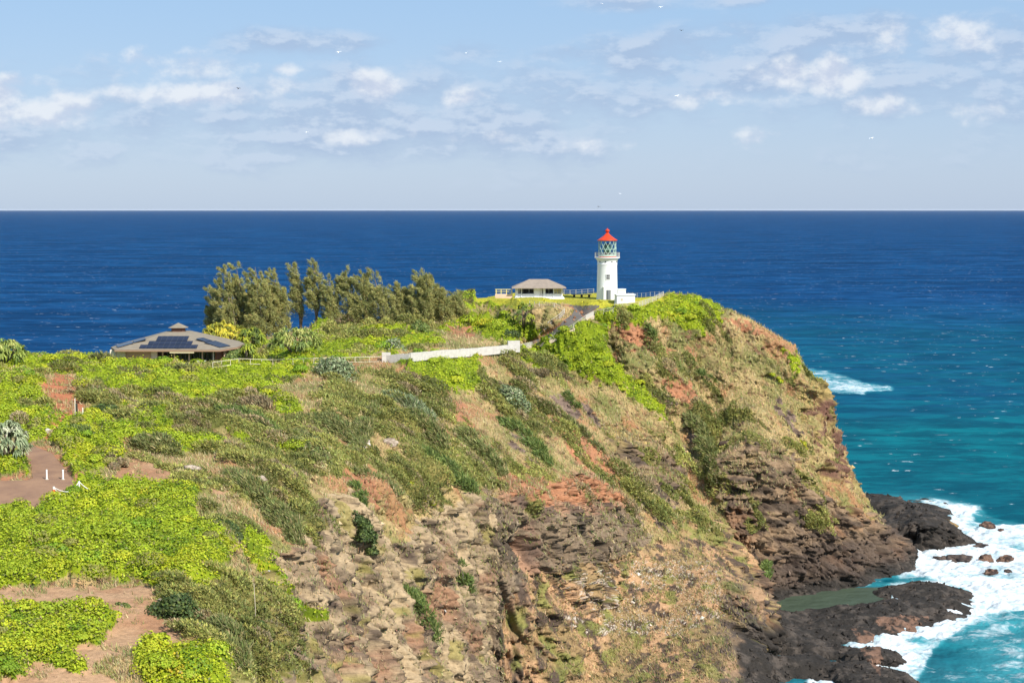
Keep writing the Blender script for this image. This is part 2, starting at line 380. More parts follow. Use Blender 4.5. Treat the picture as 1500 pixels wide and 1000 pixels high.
tt = np.linspace(0, 1, NROW)
VY = np.stack([np.interp(tt, cum[i], yy) for i in range(NCOL)])
VX = tx[:, None] * VY
VZ = gsample(HG, VX, VY)
gxv, gyv = gsample(GRX, VX, VY), gsample(GRY, VX, VY)
slope = np.sqrt(gxv ** 2 + gyv ** 2)
PX, PY = project(VX, VY, VZ)
vis = PY <= np.minimum.accumulate(PY, axis=1) + 5
X, Y, Z = (a.astype(np.float32) for a in (VX, VY, VZ))

# ---- what grows or lies where: outlines in image pixels, with ragged borders
wx = PX + 22 * fbm(X, Y, Z, 6, 5, 11, .7) + 8 * vnoise(X * 1.3, Y * 1.3, Z, 12); wy = PY + 14 * fbm(X, Y, Z, 6, 5, 23, .7) + 6 * vnoise(X * 1.3, Y * 1.3, Z, 13)
def region(*polys):
    r = np.zeros(PX.shape, bool)
    for p in polys:
        a = np.array(p); bb = (wx > a[:, 0].min()) & (wx < a[:, 0].max()) & (wy > a[:, 1].min()) & (wy < a[:, 1].max())
        r[bb] |= inpoly(wx[bb], wy[bb], p)
    return r & vis
def exact(p, g=0):
    a = np.array(p, float); return inpoly(PX, PY, p) & vis
R_GREEN = region(
    [(-340, 515), (0, 520), (60, 528), (120, 521), (200, 526), (300, 530), (440, 538), (475, 545), (430, 560), (400, 566), (432, 588), (440, 602), (425, 618), (400, 600), (380, 578), (330, 575), (310, 585), (270, 600), (240, 585), (200, 578), (150, 580), (118, 575), (110, 545), (65, 545), (60, 570), (78, 600), (80, 625), (62, 645), (0, 640), (-340, 640)],
    [(70, 640), (100, 615), (150, 603), (166, 620), (188, 650), (152, 692), (110, 702), (95, 672)],
    [(192, 612), (250, 612), (245, 640), (202, 636)], [(-200, 668), (36, 668), (42, 698), (-200, 700)],
    [(-340, 755), (0, 752), (50, 745), (120, 716), (200, 708), (292, 720), (280, 750), (312, 772), (335, 800), (320, 850), (290, 875), (235, 862), (180, 850), (100, 856), (0, 862), (-340, 870)],
    [(-300, 920), (40, 903), (100, 898), (160, 904), (168, 922), (140, 948), (100, 952), (132, 985), (60, 978), (0, 1010), (-300, 1200)],
    [(196, 952), (260, 945), (300, 965), (312, 1010), (215, 1030)], [(350, 770), (375, 790), (390, 850), (432, 905), (425, 915), (385, 880), (345, 800)],
    [(590, 532), (640, 518), (700, 522), (708, 560), (690, 576), (640, 572), (600, 560)],
    [(762, 518), (800, 500), (835, 478), (856, 474), (882, 500), (900, 530), (925, 560), (962, 592), (982, 625), (960, 612), (900, 572), (850, 552), (780, 546), (760, 532)],
    [(868, 462), (905, 452), (960, 438), (1000, 430), (1052, 446), (1058, 470), (1048, 496), (1020, 486), (985, 474), (920, 482), (880, 474)],
    [(1140, 500), (1160, 525), (1172, 545), (1160, 545), (1145, 520)],
    [(560, 520), (450, 530), (350, 528), (350, 510), (400, 500), (450, 505), (480, 492), (540, 478), (600, 486), (640, 490), (650, 500), (640, 512)],
    [(640, 482), (665, 462), (700, 458), (740, 466), (790, 478), (805, 492), (770, 500), (700, 498), (690, 476)],
    [(655, 450), (668, 436), (700, 424), (738, 430), (752, 446), (720, 452), (690, 450)])
R_SCRUB = region(
    [(118, 575), (150, 580), (240, 585), (300, 600), (312, 585), (335, 574), (385, 580), (402, 604), (425, 618), (470, 600), (470, 560), (520, 545), (580, 545), (640, 575), (700, 610), (740, 660), (760, 690), (800, 680), (760, 640), (700, 580), (710, 560), (760, 560), (800, 600), (850, 640), (900, 660), (780, 620), (800, 700), (700, 725), (640, 700), (640, 740), (590, 740), (540, 690), (480, 700), (440, 690), (430, 800), (400, 760), (350, 720), (290, 715), (200, 670), (160, 620)],
    [(330, 850), (380, 880), (395, 950), (420, 1000), (300, 1000), (270, 930), (240, 860), (290, 870)],
    [(540, 470), (600, 465), (640, 480), (620, 500), (560, 500), (460, 500), (450, 480)], [(1140, 535), (1165, 545), (1160, 560)],
    [(1000, 590), (1035, 600), (1050, 640), (1050, 700), (1035, 700), (1010, 640)],
    [(290, 720), (350, 730), (370, 790), (330, 800), (300, 770)], [(600, 440), (700, 440), (740, 455), (690, 475), (640, 480), (600, 470)])
_u = .78 * X - .62 * Y; _v = .62 * X + .78 * Y
R_SCRUB &= (fbm(_u * .4, _v, Z * .3, 5, 4, 19, .6) > -.10) | (Y < 170)
_o = vis & (wx > 740) & (wx < 1215) & (wy > 455) & (wy < 780) & (Z > 12)
R_SCRUB |= _o & (fbm(_u * .35, _v, Z * .3, 3.0, 4, 20, .6) > np.where((wx > 985) & (wy < 640), .34, .20))
_y = R_SCRUB & (wx < 480) & (wy < 660) & (Y > 190) & (fbm(X, Y, Z, 7, 4, 29, .6) > .10); R_GREEN |= _y
R_CRAG = _o & (fbm(_u * .5, _v, Z * .6, 4.5, 4, 21, .6) > .24) & ~R_SCRUB & (wy > 575)
_g = R_GREEN & (Y > 200) & (fbm(X, Y, Z, 6, 4, 22, .6) < -.22); R_GREEN &= ~_g; R_SCRUB |= _g
R_RED = region(
    [(58, 548), (102, 545), (118, 575), (122, 600), (100, 612), (78, 640), (62, 645), (80, 620), (76, 596), (60, 566)],
    [(95, 700), (120, 698), (165, 705), (160, 716), (120, 716)],
    [(643, 474), (690, 472), (702, 488), (682, 496), (655, 488)], [(775, 575), (840, 620), (905, 680), (935, 725), (880, 705), (820, 650), (785, 610)],
    [(640, 640), (700, 690), (760, 690), (860, 700), (920, 735), (850, 730), (760, 735), (700, 715), (660, 690)],
    [(900, 478), (925, 482), (990, 520), (960, 520), (915, 500)], [(960, 530), (1010, 570), (1005, 600), (975, 570)],
    [(480, 680), (520, 690), (545, 745), (510, 730)], [(640, 568), (690, 600), (700, 640), (660, 610)], [(1050, 465), (1085, 465), (1130, 492), (1100, 485)], [(0, 702), (45, 700), (42, 706), (0, 708)], [(40, 655), (72, 650), (110, 690), (118, 712), (96, 690), (72, 668)])
R_DIRT = region([(-300, 868), (0, 864), (100, 860), (180, 856), (232, 866), (244, 900), (275, 935), (300, 955), (260, 950), (200, 950), (150, 965), (135, 985), (210, 1010), (200, 1100), (-300, 1100)],
                [(340, 500), (400, 500), (440, 512), (400, 520), (345, 520)], [(180, 670), (300, 690), (360, 720), (300, 722), (170, 700)])
R_ROCK = region([(345, 870), (395, 795), (440, 735), (500, 712), (552, 795), (600, 760), (650, 728), (700, 718), (742, 752), (745, 1010), (380, 1100)])
R_OCHRE = region([(700, 705), (860, 690), (935, 745), (945, 800), (900, 850), (742, 850), (735, 760)])
R_BUTT = region([(740, 845), (945, 800), (1058, 755), (1112, 940), (1140, 1100), (700, 1200)])
R_BAND = region([(1050, 650), (1130, 645), (1200, 720), (1310, 775), (1340, 860), (1250, 885), (1105, 905), (1062, 770)], [(880, 620), (960, 640), (1010, 700), (960, 760), (900, 700)])
R_DARKW = region([(690, 722), (745, 750), (765, 1010), (690, 1010), (700, 880)], [(770, 752), (935, 742), (945, 800), (890, 842), (800, 848), (765, 800)])
R_EDGE = region([(1160, 550), (1215, 560), (1230, 720), (1190, 660), (1175, 600)])
R_EDGE &= fbm(X, Y, Z, 5, 4, 24, .6) > -.08
ROAD_PX = [(822, 446.3), (880, 446.3), (878, 450), (866, 458), (850, 470), (838, 479), (816, 491), (790, 502), (765, 506), (772, 501), (790, 497), (798, 489), (816, 477), (838, 460), (841, 453), (834, 450)]
PATH_PX = [(-120, 752), (0, 751), (50, 744), (88, 728), (121, 714), (108, 703), (97, 688), (77, 664), (38, 648), (28, 655), (44, 678), (47, 700), (40, 703), (0, 704), (-120, 706)]
R_ROAD = exact(ROAD_PX) | exact(PATH_PX)
lawn_m = (X > -8) & (X < 33) & (Y > 334) & (Y < 378) & (Z > 53.2)
vc_m = ((X + 62) ** 2 / 15 ** 2 + (Y - 301) ** 2 / 12 ** 2) < 1
lava = sstep(9.5, 5.5, Z + 2.5 * fbm(X, Y, Z, 9, 3, 41) + 5.5 * sstep(36, 26, X + 3 * fbm(X, Y, Z, 5, 3, 42)) * (Y < 275)) * ((Y > 222) & (X > -5))
lava = np.maximum(lava, sstep(67, 71, X) * sstep(8, 6, Z) * 1.0)
lava[(X > 66) & (Y > 338) & (Z < 8)] = 1; lava *= np.where((Y < 274) & (Y > 222), sstep(34.5, 36.5, X + 2.5 * fbm(X, Y, Z, 4, 4, 46, .6)), 1); lava *= np.where(R_BAND | R_EDGE, sstep(3.2, 1.2, Z + 1.5 * fbm(X, Y, Z, 5, 3, 45)), 1)
smoothm = (R_ROAD | lawn_m | vc_m).astype(np.float32)
# blur the mask a little so verges run out softly
sm = smoothm.copy()
for _ in range(6):
    sm[1:-1, 1:-1] = (sm[1:-1, 1:-1] + sm[:-2, 1:-1] + sm[2:, 1:-1] + sm[1:-1, :-2] + sm[1:-1, 2:]) / 5
free = 1 - np.clip(sm * 1.4, 0, 1)

# ---- relief: gullies down the slope, strata ledges, boulders, hummocks of growth
gl = np.sqrt(gxv ** 2 + gyv ** 2) + 1e-6
dnx, dny = -gxv / gl, -gyv / gl                      # downhill
acr = X * (-dny) + Y * dnx
big = fbm(X, Y, Z * .35, 26, 4, 3)
rib = 1 - np.abs(fbm(X, Y, Z * .10, 12, 4, 5)) * 2.4
rib2 = 1 - np.abs(fbm(X, Y, Z * .14, 3.8, 4, 6)) * 2.2
crk = np.minimum(np.abs(fbm(X, Y, Z * .16, 6, 3, 26)) / .05, np.abs(fbm(X, Y, Z * .2, 2.6, 3, 27)) / .045); crk = np.clip(1 - crk, 0, 1)
crag = fbm(X, Y, Z * 1.3, 2.2, 4, 8, .6)
steep = sstep(.55, 1.3, slope)
rocky = np.clip(np.maximum.reduce([R_ROCK * 1.0, R_OCHRE * .9, R_BUTT * .9, R_BAND * 1.0, R_EDGE * 1.0, R_CRAG * .9, R_DARKW * 1.0, lava, steep * .55]), 0, 1).astype(np.float32)
for _ in range(5):
    rocky[1:-1, 1:-1] = (rocky[1:-1, 1:-1] + rocky[:-2, 1:-1] + rocky[2:, 1:-1] + rocky[1:-1, :-2] + rocky[1:-1, 2:]) / 5
# horizontal push out of the face
def cells(x, y, z, seed):
    # random value of the nearest cell of a jittered lattice: fractured blocks with sharp joints
    fx, fy, fz = np.floor(x), np.floor(y), np.floor(z); best = np.full(x.shape, 9., np.float32); val = np.zeros(x.shape, np.float32)
    for dx in (-1, 0, 1):
        for dy in (-1, 0, 1):
            for dz in (-1, 0, 1):
                ix, iy, iz = (fx + dx).astype(np.int32), (fy + dy).astype(np.int32), (fz + dz).astype(np.int32)
                d = (fx + dx + _h(ix, iy, iz, seed) - x) ** 2 + (fy + dy + _h(ix, iy, iz, seed + 1) - y) ** 2 + (fz + dz + _h(ix, iy, iz, seed + 2) - z) ** 2
                m = d < best; best[m] = d[m]; val[m] = _h(ix, iy, iz, seed + 3)[m]
    return val
rk = rocky > .15; CELL = np.zeros(X.shape, np.float32); CELL2 = CELL.copy()
_x, _y, _z = X[rk] + .5 * crag[rk], Y[rk], Z[rk]; strat = (R_BAND | R_EDGE | (R_ROCK & (X > -20)))[rk]
kz = np.where(strat, 1.0, .30); kh = np.where(strat, .24, .50)
CELL[rk] = cells(_x * kh, _y * kh, _z * kz, 201) - .5; CELL2[rk] = cells(_x * kh * 2.3 + 9, _y * kh * 2.3, _z * kz * 2.1, 211) - .5; CELL3 = np.zeros_like(CELL); CELL3[rk] = cells(_x * kh * 4.6 + 5, _y * kh * 4.6, _z * kz * 4, 221) - .5
ridA = 1 - np.abs(fbm(X, Y, Z * .55, 3.6, 5, 16, .6)) * 2.8; ridB = 1 - np.abs(fbm(X, Y, Z * .8, 1.3, 3, 17, .6)) * 2.4
pit = sstep(.24, .36, fbm(X, Y, Z * 1.2, 2.4, 3, 18))
camp = np.where(R_BAND, .35, np.where(R_ROCK, .12, .5))
push = free * (rocky * steep * (2.8 * rib + 1.4 * rib2 + 1.5 * ridA + .6 * ridB + camp * (CELL + .8 * CELL2 + .6 * CELL3) - 1.3 * crk - 1.2 * pit - .8 - 1.7 * sstep(38, 50, X)) + (1 - rocky) * sstep(.2, .8, slope) * (.9 * rib + .35 * rib2 + .2 * crag))
n_l = fbm(X, Y, Z, 5, 3, 53)
zs = Z + .9 * fbm(X, Y, Z * 0, 20, 2, 15) + .08 * X
led = (np.abs(((zs / 1.7 + .25 * n_l) % 1) - .5) * 2) ** 2 * .55 + (np.abs(((zs / .63 + .4 * n_l) % 1) - .5) * 2) ** 2 * .3 + .5 * vnoise(zs / .9, zs * 0, zs * 0, 77)
ledm = np.clip((R_BAND * 1.0) * sstep(5, 9, Z) + R_ROCK * sstep(-22, -14, X) * .45 + R_EDGE * .7 + R_OCHRE * .35, 0, 1)
for _ in range(3):
    ledm[1:-1, 1:-1] = (ledm[1:-1, 1:-1] + ledm[:-2, 1:-1] + ledm[2:, 1:-1] + ledm[1:-1, :-2] + ledm[1:-1, 2:]) / 5
push = push - free * ledm * 1.1 * np.clip(1 - np.abs(fbm(X * .12, Y * .12, zs, 1.5, 3, 28)) / .07, 0, 1) + free * ledm * led * 1.2 * sstep(-.15, .35, fbm(X, Y, Z * .6, 7, 4, 51, .6)) + free * ledm * .9 * (1 - np.abs(fbm(X, Y, Z * .12, 2.4, 3, 52)) * 2.5)
push = push * sstep(-2.0, 3.0, Z)
DX = dnx * push; DY = dny * push
lumpG = np.abs(fbm(X, Y, Z, 5.0, 2, 31)) * 2.6 + np.abs(fbm(X, Y, Z, 1.7, 2, 33)) * 1.3 - .3
canopy = (R_GREEN * 1.0).astype(np.float32); scr = (R_SCRUB & ~R_GREEN).astype(np.float32)
for a in (canopy, scr):
    for _ in range(5): a[1:-1, 1:-1] = (a[1:-1, 1:-1] + a[:-2, 1:-1] + a[2:, 1:-1] + a[1:-1, :-2] + a[1:-1, 2:]) / 5
ax_, ay_ = .78 * X - .62 * Y, .62 * X + .78 * Y
lumpS = fbm(ax_ * .34, ay_, Z * .25, 2.6, 4, 35); hum = fbm(ax_ * .5, ay_, Z * .3, 7, 3, 36)
DZ = free * (canopy * (.25 + lumpG * .9 + .5 * hum) + scr * (.3 + 2.4 * np.maximum(lumpS, -.2) + 1.2 * hum) + (1 - rocky) * .12 * fbm(X, Y, Z, 1.5, 3, 37)
             + rocky * (1 - steep) * .35 * fbm(X, Y, Z, 3, 4, 39))
lavaflat = lava * (1 - steep)
DZ = DZ + lavaflat * (np.abs(fbm(X, Y, Z, 6, 4, 43, .5)) * 1.5 + .18 * fbm(X, Y, Z, 1.2, 3, 44) - .25) * sstep(-2.5, -.5, Z)
X2, Y2, Z2 = X + DX, Y + DY, Z + DZ

# ---- colours of soil, rock and the ground under the plants (albedo)
n1 = fbm(X, Y, Z, 6, 5, 61, .6); n2 = fbm(X, Y, Z, 1.4, 4, 62, .65); n3 = fbm(X * 1.0, Y, Z * .3, 1.0, 3, 63, .7); n4 = fbm(X, Y, Z, 15, 3, 64)
def C(*c): return np.array(srgb(*c), np.float32)
def lerp(a, b, t): return a + (b - a) * t[..., None]
TINT = np.zeros(X.shape + (3,), np.float32)
grass = lerp(C(168, 144, 100), C(120, 118, 68), sstep(-.25, .35, n1 + .3 * n2))
grass = lerp(grass, C(112, 84, 62), sstep(.1, .5, n3))
TINT[:] = grass
soil = sstep(.12, .32, fbm(X, Y, Z * .5, 6, 5, 71, .6)) * .8
TINT = lerp(TINT, C(160, 114, 82), soil)
def put(mask, col): 
    global TINT
    TINT = np.where(mask[..., None], col, TINT)
rockc = lerp(C(170, 148, 116), C(114, 98, 82), sstep(-.3, .3, .6 * n2 + .8 * n1 + .15 * CELL))
rockc = lerp(rockc, C(176, 128, 94), sstep(.05, .45, n1) * .5); rockc = lerp(rockc, C(72, 60, 54), sstep(.18, .45, n3) * .8)
rockc = lerp(rockc, C(140, 130, 70), sstep(.22, .4, fbm(X, Y, Z, 3, 3, 66)) * .7)
put(R_ROCK, rockc)
och = lerp(C(158, 122, 96), C(100, 82, 70), sstep(-.1, .3, fbm(X, Y, Z * .15, 5, 4, 67)))
och = lerp(och, C(64, 52, 46), sstep(.2, .5, n3) * .7); och = lerp(och, C(170, 150, 110), sstep(.3, .5, n2) * .6)
put(R_OCHRE, och)
put(R_DARKW, lerp(lerp(C(124, 106, 86), C(82, 72, 61), sstep(-.2, .3, fbm(X, Y, Z * .1, 3, 4, 75))), C(150, 132, 108), sstep(.1, .4, n2) * .8))
put(R_CRAG, lerp(C(126, 106, 92), C(70, 58, 50), sstep(-.2, .3, n2 + n3 * .5)))
but = lerp(C(180, 142, 106), C(148, 124, 86), sstep(-.3, .3, n1))
but = lerp(but, C(84, 70, 60), sstep(-.06, .2, .35 * CELL +  fbm(X, Y, Z * .4, 1.6, 4, 68, .7))); but = lerp(but, C(126, 126, 66), sstep(.15, .35, fbm(X, Y, Z * .6, 2.2, 3, 69)) * .8)
left = sstep(5, -3, X) * 1.0; but = lerp(but, C(96, 80, 68), left * .6 * sstep(-.3, .2, n2))
put(R_BUTT, but)
but = lerp(but, C(84, 76, 70), sstep(1020, 1110, PX + 30 * n1) * sstep(820, 900, PY + 40 * n1) * .8); put(R_BUTT, but)
guano = R_BUTT & (fbm(acr, acr * 0, Z * .09, .55, 2, 72) > .30) & (n2 > -.15) & (inpoly(PX, PY, [(810, 850), (880, 820), (1050, 820), (1060, 900), (1000, 930), (870, 930), (830, 920)])) & (n1 > -.2)
put(guano, C(190, 176, 160))
band = lerp(C(138, 115, 90), C(86, 73, 61), sstep(-.25, .25, vnoise(zs / .8, X / 9, Y / 9, 73) * .6 + n2 * .5))
band = lerp(band, C(150, 108, 76), sstep(.12, .45, n1) * .5); band = lerp(band, C(176, 152, 96), sstep(-3, 5, Z - 27 + 12 * n1) * sstep(-.35, .1, n2) * .8)
band = lerp(band, C(82, 70, 62), sstep(12, 4, Z + 6 * n1) * .85); band = lerp(band, C(58, 46, 40), sstep(.1, .4, n3) * .7)
put(R_BAND, band)
put(R_EDGE, lerp(C(112, 82, 68), C(160, 138, 88), sstep(-.15, .2, n1 + n2 * .5)))
put(R_RED, lerp(C(166, 116, 84), C(142, 102, 76), sstep(-.2, .3, n2)))
put(R_RED & (PX < 180) & (PY < 650), lerp(C(176, 112, 78), C(154, 98, 70), sstep(-.2, .3, n2)))
put(R_DIRT, lerp(lerp(C(172, 138, 106), C(158, 118, 88), sstep(-.2, .3, n1)), C(140, 128, 80), sstep(.2, .4, n2) * .5))
put(R_SCRUB, lerp(C(128, 118, 66), C(92, 94, 46), sstep(-.2, .3, n2)))
put(R_GREEN, lerp(C(128, 142, 26), C(92, 108, 24), sstep(-.2, .3, n2)))
TINT = lerp(TINT, lerp(C(50, 46, 42), C(80, 72, 65), sstep(-.1, .4, n2 + .4 * n1)), lava)
brn = inpoly(PX, PY, [(1280, 905), (1360, 900), (1365, 925), (1300, 930)]) | inpoly(PX, PY, [(1245, 920), (1290, 930), (1290, 990), (1265, 960)])
TINT = lerp(TINT, C(128, 98, 80), brn * sstep(-.3, .2, n2) * .8)
TINT = lerp(TINT, C(166, 160, 52), lawn_m * 1.0 * sstep(-.6, .0, n1 + .4)); 
put(smoothm.astype(bool) & ~lawn_m & ~vc_m, C(150, 105, 75))
put(vc_m, C(150, 135, 115))
put(~vis & ~lawn_m, lerp(C(150, 120, 85), C(96, 96, 50), sstep(-.2, .3, n1)))
NV = NCOL * NROW
idx = np.arange(NV).reshape(NCOL, NROW)
FQ = np.stack([idx[:-1, :-1], idx[1:, :-1], idx[1:, 1:], idx[:-1, 1:]], -1).reshape(-1, 4)
V = np.stack([X2, Y2, Z2], -1).reshape(-1, 3)
# drop what lies well under water
zf = Z2.reshape(-1)[FQ].max(1); FQ = FQ[zf > -4.5]
terrain = np_mesh('headland', V, FQ, M_GROUND, TINT.reshape(-1, 3)); tag(terrain, kind='structure')
# normals of the sheet for scattering
tu = np.stack([np.gradient(a, axis=0) for a in (X2, Y2, Z2)], -1); tv = np.stack([np.gradient(a, axis=1) for a in (X2, Y2, Z2)], -1)
NRM = np.cross(tu, tv); NRM /= np.linalg.norm(NRM, axis=-1, keepdims=True) + 1e-9
PX2, PY2 = project(X2, Y2, Z2)
VIS = PY2 <= np.minimum.accumulate(PY2, axis=1) + 5
_fx = PX2[VIS]; _fy = PY2[VIS]; _fv = np.stack([X2[VIS], Y2[VIS], Z2[VIS]], -1)
def at(px, py, r=2.5):  # looks up visible ground by its image pixel position
    """ground point that projects to this image pixel from the camera"""
    m = (np.abs(_fx - px) < r) & (np.abs(_fy - py) < r)
    if not m.any(): return at(px, py, r * 2)
    c = _fv[m]; near = c[c[:, 1] < c[:, 1].min() + 6]
    q = near.mean(0); return Vector((float(q[0]), float(q[1]), float(q[2])))
def gz(x, y):
    """height of the finished ground at x, y"""
    i = int(round((x / y - tx[0]) / (tx[1] - tx[0]))); i = min(max(i, 0), NCOL - 1)
    j = int(np.argmin(np.abs(Y2[i] - y))); return float(Z2[i, j])

# ------------------------------------------------------------------ the sea
def sea():
    ncx = 900
    rows_py = np.r_[np.linspace(1500, 1010, 40), np.linspace(1008, 309.3, 900)]
    ys = EYE * FPX / (rows_py - 306.5); ys = np.r_[ys, 90000.0]
    tx_ = np.r_[np.linspace(-1.6, -.36, 30), np.linspace(-.35, .38, ncx), np.linspace(.39, 1.6, 30)]
    A = tx_[:, None] * ys[None, :]; B = np.broadcast_to(ys, A.shape).copy(); Zw = np.zeros_like(A)
    # swell, fading with distance where it would be finer than the mesh
    amp = np.clip(700 / B, 0, 1)
    cr = .36 * (np.abs(fbm(A * .8 + B * .25, B, A * 0, 16, 3, 91)) * -2 + .6) + .22 * fbm(A * .6, B, A * 0, 6, 3, 92)
    H = gsample(HG, A, B); inside = (A > GX0) & (A < GX1) & (B > GY0) & (B < GY1); H = np.where(inside, H, -9)
    pxs, pys = project(A, B, Zw)
    w1 = pxs + 10 * fbm(A, B, A * 0, 9, 4, 95); w2 = pys + 7 * fbm(A, B, A * 0, 9, 4, 96)
    surf = inpoly(w1, w2, [(1392, 738), (1430, 745), (1420, 758), (1450, 768), (1600, 764), (1700, 780), (1700, 900), (1560, 890), (1480, 897), (1432, 900), (1400, 925), (1370, 950), (1350, 985), (1320, 1060), (1300, 1100), (1180, 1100), (1180, 975), (1260, 985), (1280, 955), (1290, 930), (1330, 905), (1330, 900), (1430, 885), (1420, 865), (1340, 845), (1330, 820), (1345, 795), (1395, 778)])
    surf |= inpoly(w1, w2, [(1170, 540), (1215, 541), (1232, 548), (1262, 562), (1310, 570), (1260, 577), (1170, 575)])
    surf |= inpoly(w1, w2, [(1180, 975), (1230, 975), (1290, 1005), (1180, 1010)])
    surf2 = inpoly(w1, w2, [(1350, 735), (1440, 738), (1440, 752), (1500, 765), (1700, 760), (1700, 1100), (1200, 1100), (1250, 900), (1330, 830), (1360, 790)])
    f = surf * 1.0; f2 = surf2 * 1.0
    for _ in range(5): f[1:-1, 1:-1] = (f[1:-1, 1:-1] * 2 + f[:-2, 1:-1] + f[2:, 1:-1] + f[1:-1, :-2] + f[1:-1, 2:]) / 6
    for _ in range(14): f2[1:-1, 1:-1] = (f2[1:-1, 1:-1] * 2 + f2[:-2, 1:-1] + f2[2:, 1:-1] + f2[1:-1, :-2] + f2[1:-1, 2:]) / 6
    shore = sstep(-2.2, -.2, H) * (A > 0)
    pool = inpoly(pxs, pys, [(1060, 960), (1060, 860), (1300, 860), (1315, 905), (1240, 925), (1150, 950)]) * 1.0
    foam = np.clip(f * .54 + f2 * .44 + shore * .38 + .28 * (f + f2) * fbm(A, B, A * 0, 14, 3, 93), 0, 1) * (1 - pool)
    # greener over the shallow ground round the point
    d = np.sqrt(((A - 130) / 1.25) ** 2 + ((B - 330) / 1.0) ** 2)
    teal = sstep(330, 90, d + 26 * fbm(A, B, A * 0, 60, 3, 97)) * sstep(-30, 20, A)
    teal2 = sstep(1000, 300, np.sqrt(((A - 180) / 1.0) ** 2 + ((B - 420) / 1.0) ** 2) + 60 * fbm(A, B, A * 0, 110, 3, 98)) * sstep(-120, 60, A)
    Zw = Zw + cr * amp * (1 - pool) + foam * 1.5 * np.abs(fbm(A, B, A * 0, 3.5, 4, 99, .6)) * (B < 700)
    Zw[:, -1] = 0
    n = len(ys); ix = np.arange(A.size).reshape(A.shape)
    F = np.stack([ix[:-1, :-1], ix[1:, :-1], ix[1:, 1:], ix[:-1, 1:]], -1).reshape(-1, 4)
    cols = np.stack([foam, np.clip(teal * .75 + teal2 * .55, 0, 1), pool], -1).reshape(-1, 3)
    m = bpy.data.materials.new('sea_water'); m.use_nodes = True; nt = m.node_tree; b = nt.nodes['Principled BSDF']
    at_ = N(nt, 'ShaderNodeAttribute', attribute_name='tint'); sp = N(nt, 'ShaderNodeSeparateColor'); nt.links.new(at_.outputs['Color'], sp.inputs[0])
    t = N(nt, 'ShaderNodeTexCoord')
    def nz(sc, det, ro, sx=1, sy=1, dist=0):
        mp = N(nt, 'ShaderNodeMapping'); mp.inputs['Scale'].default_value = (sx, sy, 1); nt.links.new(t.outputs['Object'], mp.inputs[0])
        q = N(nt, 'ShaderNodeTexNoise', i_Scale=sc, i_Detail=det, i_Roughness=ro, i_Distortion=dist); nt.links.new(mp.outputs[0], q.inputs['Vector']); return q.outputs['Fac']
    def mr(v, a, bb, c=0, d_=1):
        q = N(nt, 'ShaderNodeMapRange'); q.interpolation_type = 'SMOOTHSTEP'
        for i, vv in enumerate((a, bb, c, d_)): q.inputs[i + 1].default_value = vv
        nt.links.new(v, q.inputs[0]); return q.outputs[0]
    deep = mix_col(nt, mr(nz(.006, 4, .5, 1, 2.0), .35, .65), (0.006, 0.056, 0.160), (0.009, 0.073, 0.190))
    deep = mix_col(nt, mr(nz(.07, 8, .72, .4, 1), .42, .60, 0, .95), deep, (0.0006, 0.026, 0.090))
    deep = mix_col(nt, mr(nz(.012, 10, .78, .4, 1), .44, .60, 0, .75), deep, (0.0003, 0.018, 0.060))
    tl = mix_col(nt, mr(nz(.035, 5, .6, .6, 1), .4, .65), (0.002, 0.135, 0.160), (0.002, 0.090, 0.118))
    tl = mix_col(nt, mr(nz(.07, 9, .75, .5, 1), .42, .58, 0, .8), tl, (0.0005, 0.050, 0.075))
    c = mix_col(nt, sp.outputs[1], deep, tl)
    c = mix_col(nt, sp.outputs[2], c, (0.060, 0.078, 0.050))
    lacy = nz(.22, 8, .72, .8, 1, .8); thr = math_node(nt, 'SUBTRACT', .80, math_node(nt, 'MULTIPLY', sp.outputs[0], .62))
    fo = math_node(nt, 'MULTIPLY', math_node(nt, 'SUBTRACT', lacy, thr), 4.2, clamp=True)
    milky = mix_col(nt, math_node(nt, 'MULTIPLY', mr(sp.outputs[0], .1, .8), .55), c, (0.10, 0.42, 0.46))
    # whitecaps scattered over the open sea
    capn = nz(.24, 5, .65, .6, 1.0, .4); capz = nz(.011, 3, .6)
    cap = math_node(nt, 'MULTIPLY', mr(capn, .648, .685), mr(capz, .38, .54))
    ff = math_node(nt, 'MAXIMUM', fo, math_node(nt, 'MULTIPLY', cap, .9)); ff = math_node(nt, 'MULTIPLY', ff, math_node(nt, 'SUBTRACT', 1.0, sp.outputs[2]))
    c = mix_col(nt, ff, milky, mix_col(nt, mr(nz(.45, 6, .7, .7, 1), .32, .55), (.36, .48, .51), (0.62, 0.65, 0.66)))
    nt.links.new(c, b.inputs['Base Color'])
    nt.links.new(mr(ff, 0, 1, .35, .8), b.inputs['Roughness']); b.inputs['IOR'].default_value = 1.33; b.inputs['Specular IOR Level'].default_value = 0.0
    bp = N(nt, 'ShaderNodeBump', i_Strength=.9, i_Distance=1.4); nt.links.new(nz(.16, 9, .62, .7, 1.0), bp.inputs['Height'])
    bp2 = N(nt, 'ShaderNodeBump', i_Strength=.7, i_Distance=3.5); nt.links.new(nz(.035, 4, .6, .6, 1.0), bp2.inputs['Height']); nt.links.new(bp.outputs[0], bp2.inputs['Normal'])
    nt.links.new(bp2.outputs[0], b.inputs['Normal'])
    gl = N(nt, 'ShaderNodeBsdfGlossy'); gl.inputs['Color'].default_value = (.45, .75, 1, 1); gl.inputs['Roughness'].default_value = .28; nt.links.new(bp2.outputs[0], gl.inputs['Normal'])
    mx = N(nt, 'ShaderNodeMixShader'); nt.links.new(math_node(nt, 'MULTIPLY', math_node(nt, 'SUBTRACT', 1.0, ff), .055), mx.inputs[0]); nt.links.new(b.outputs[0], mx.inputs[1]); nt.links.new(gl.outputs[0], mx.inputs[2])
    nt.links.new(mx.outputs[0], nt.nodes['Material Output'].inputs[0])
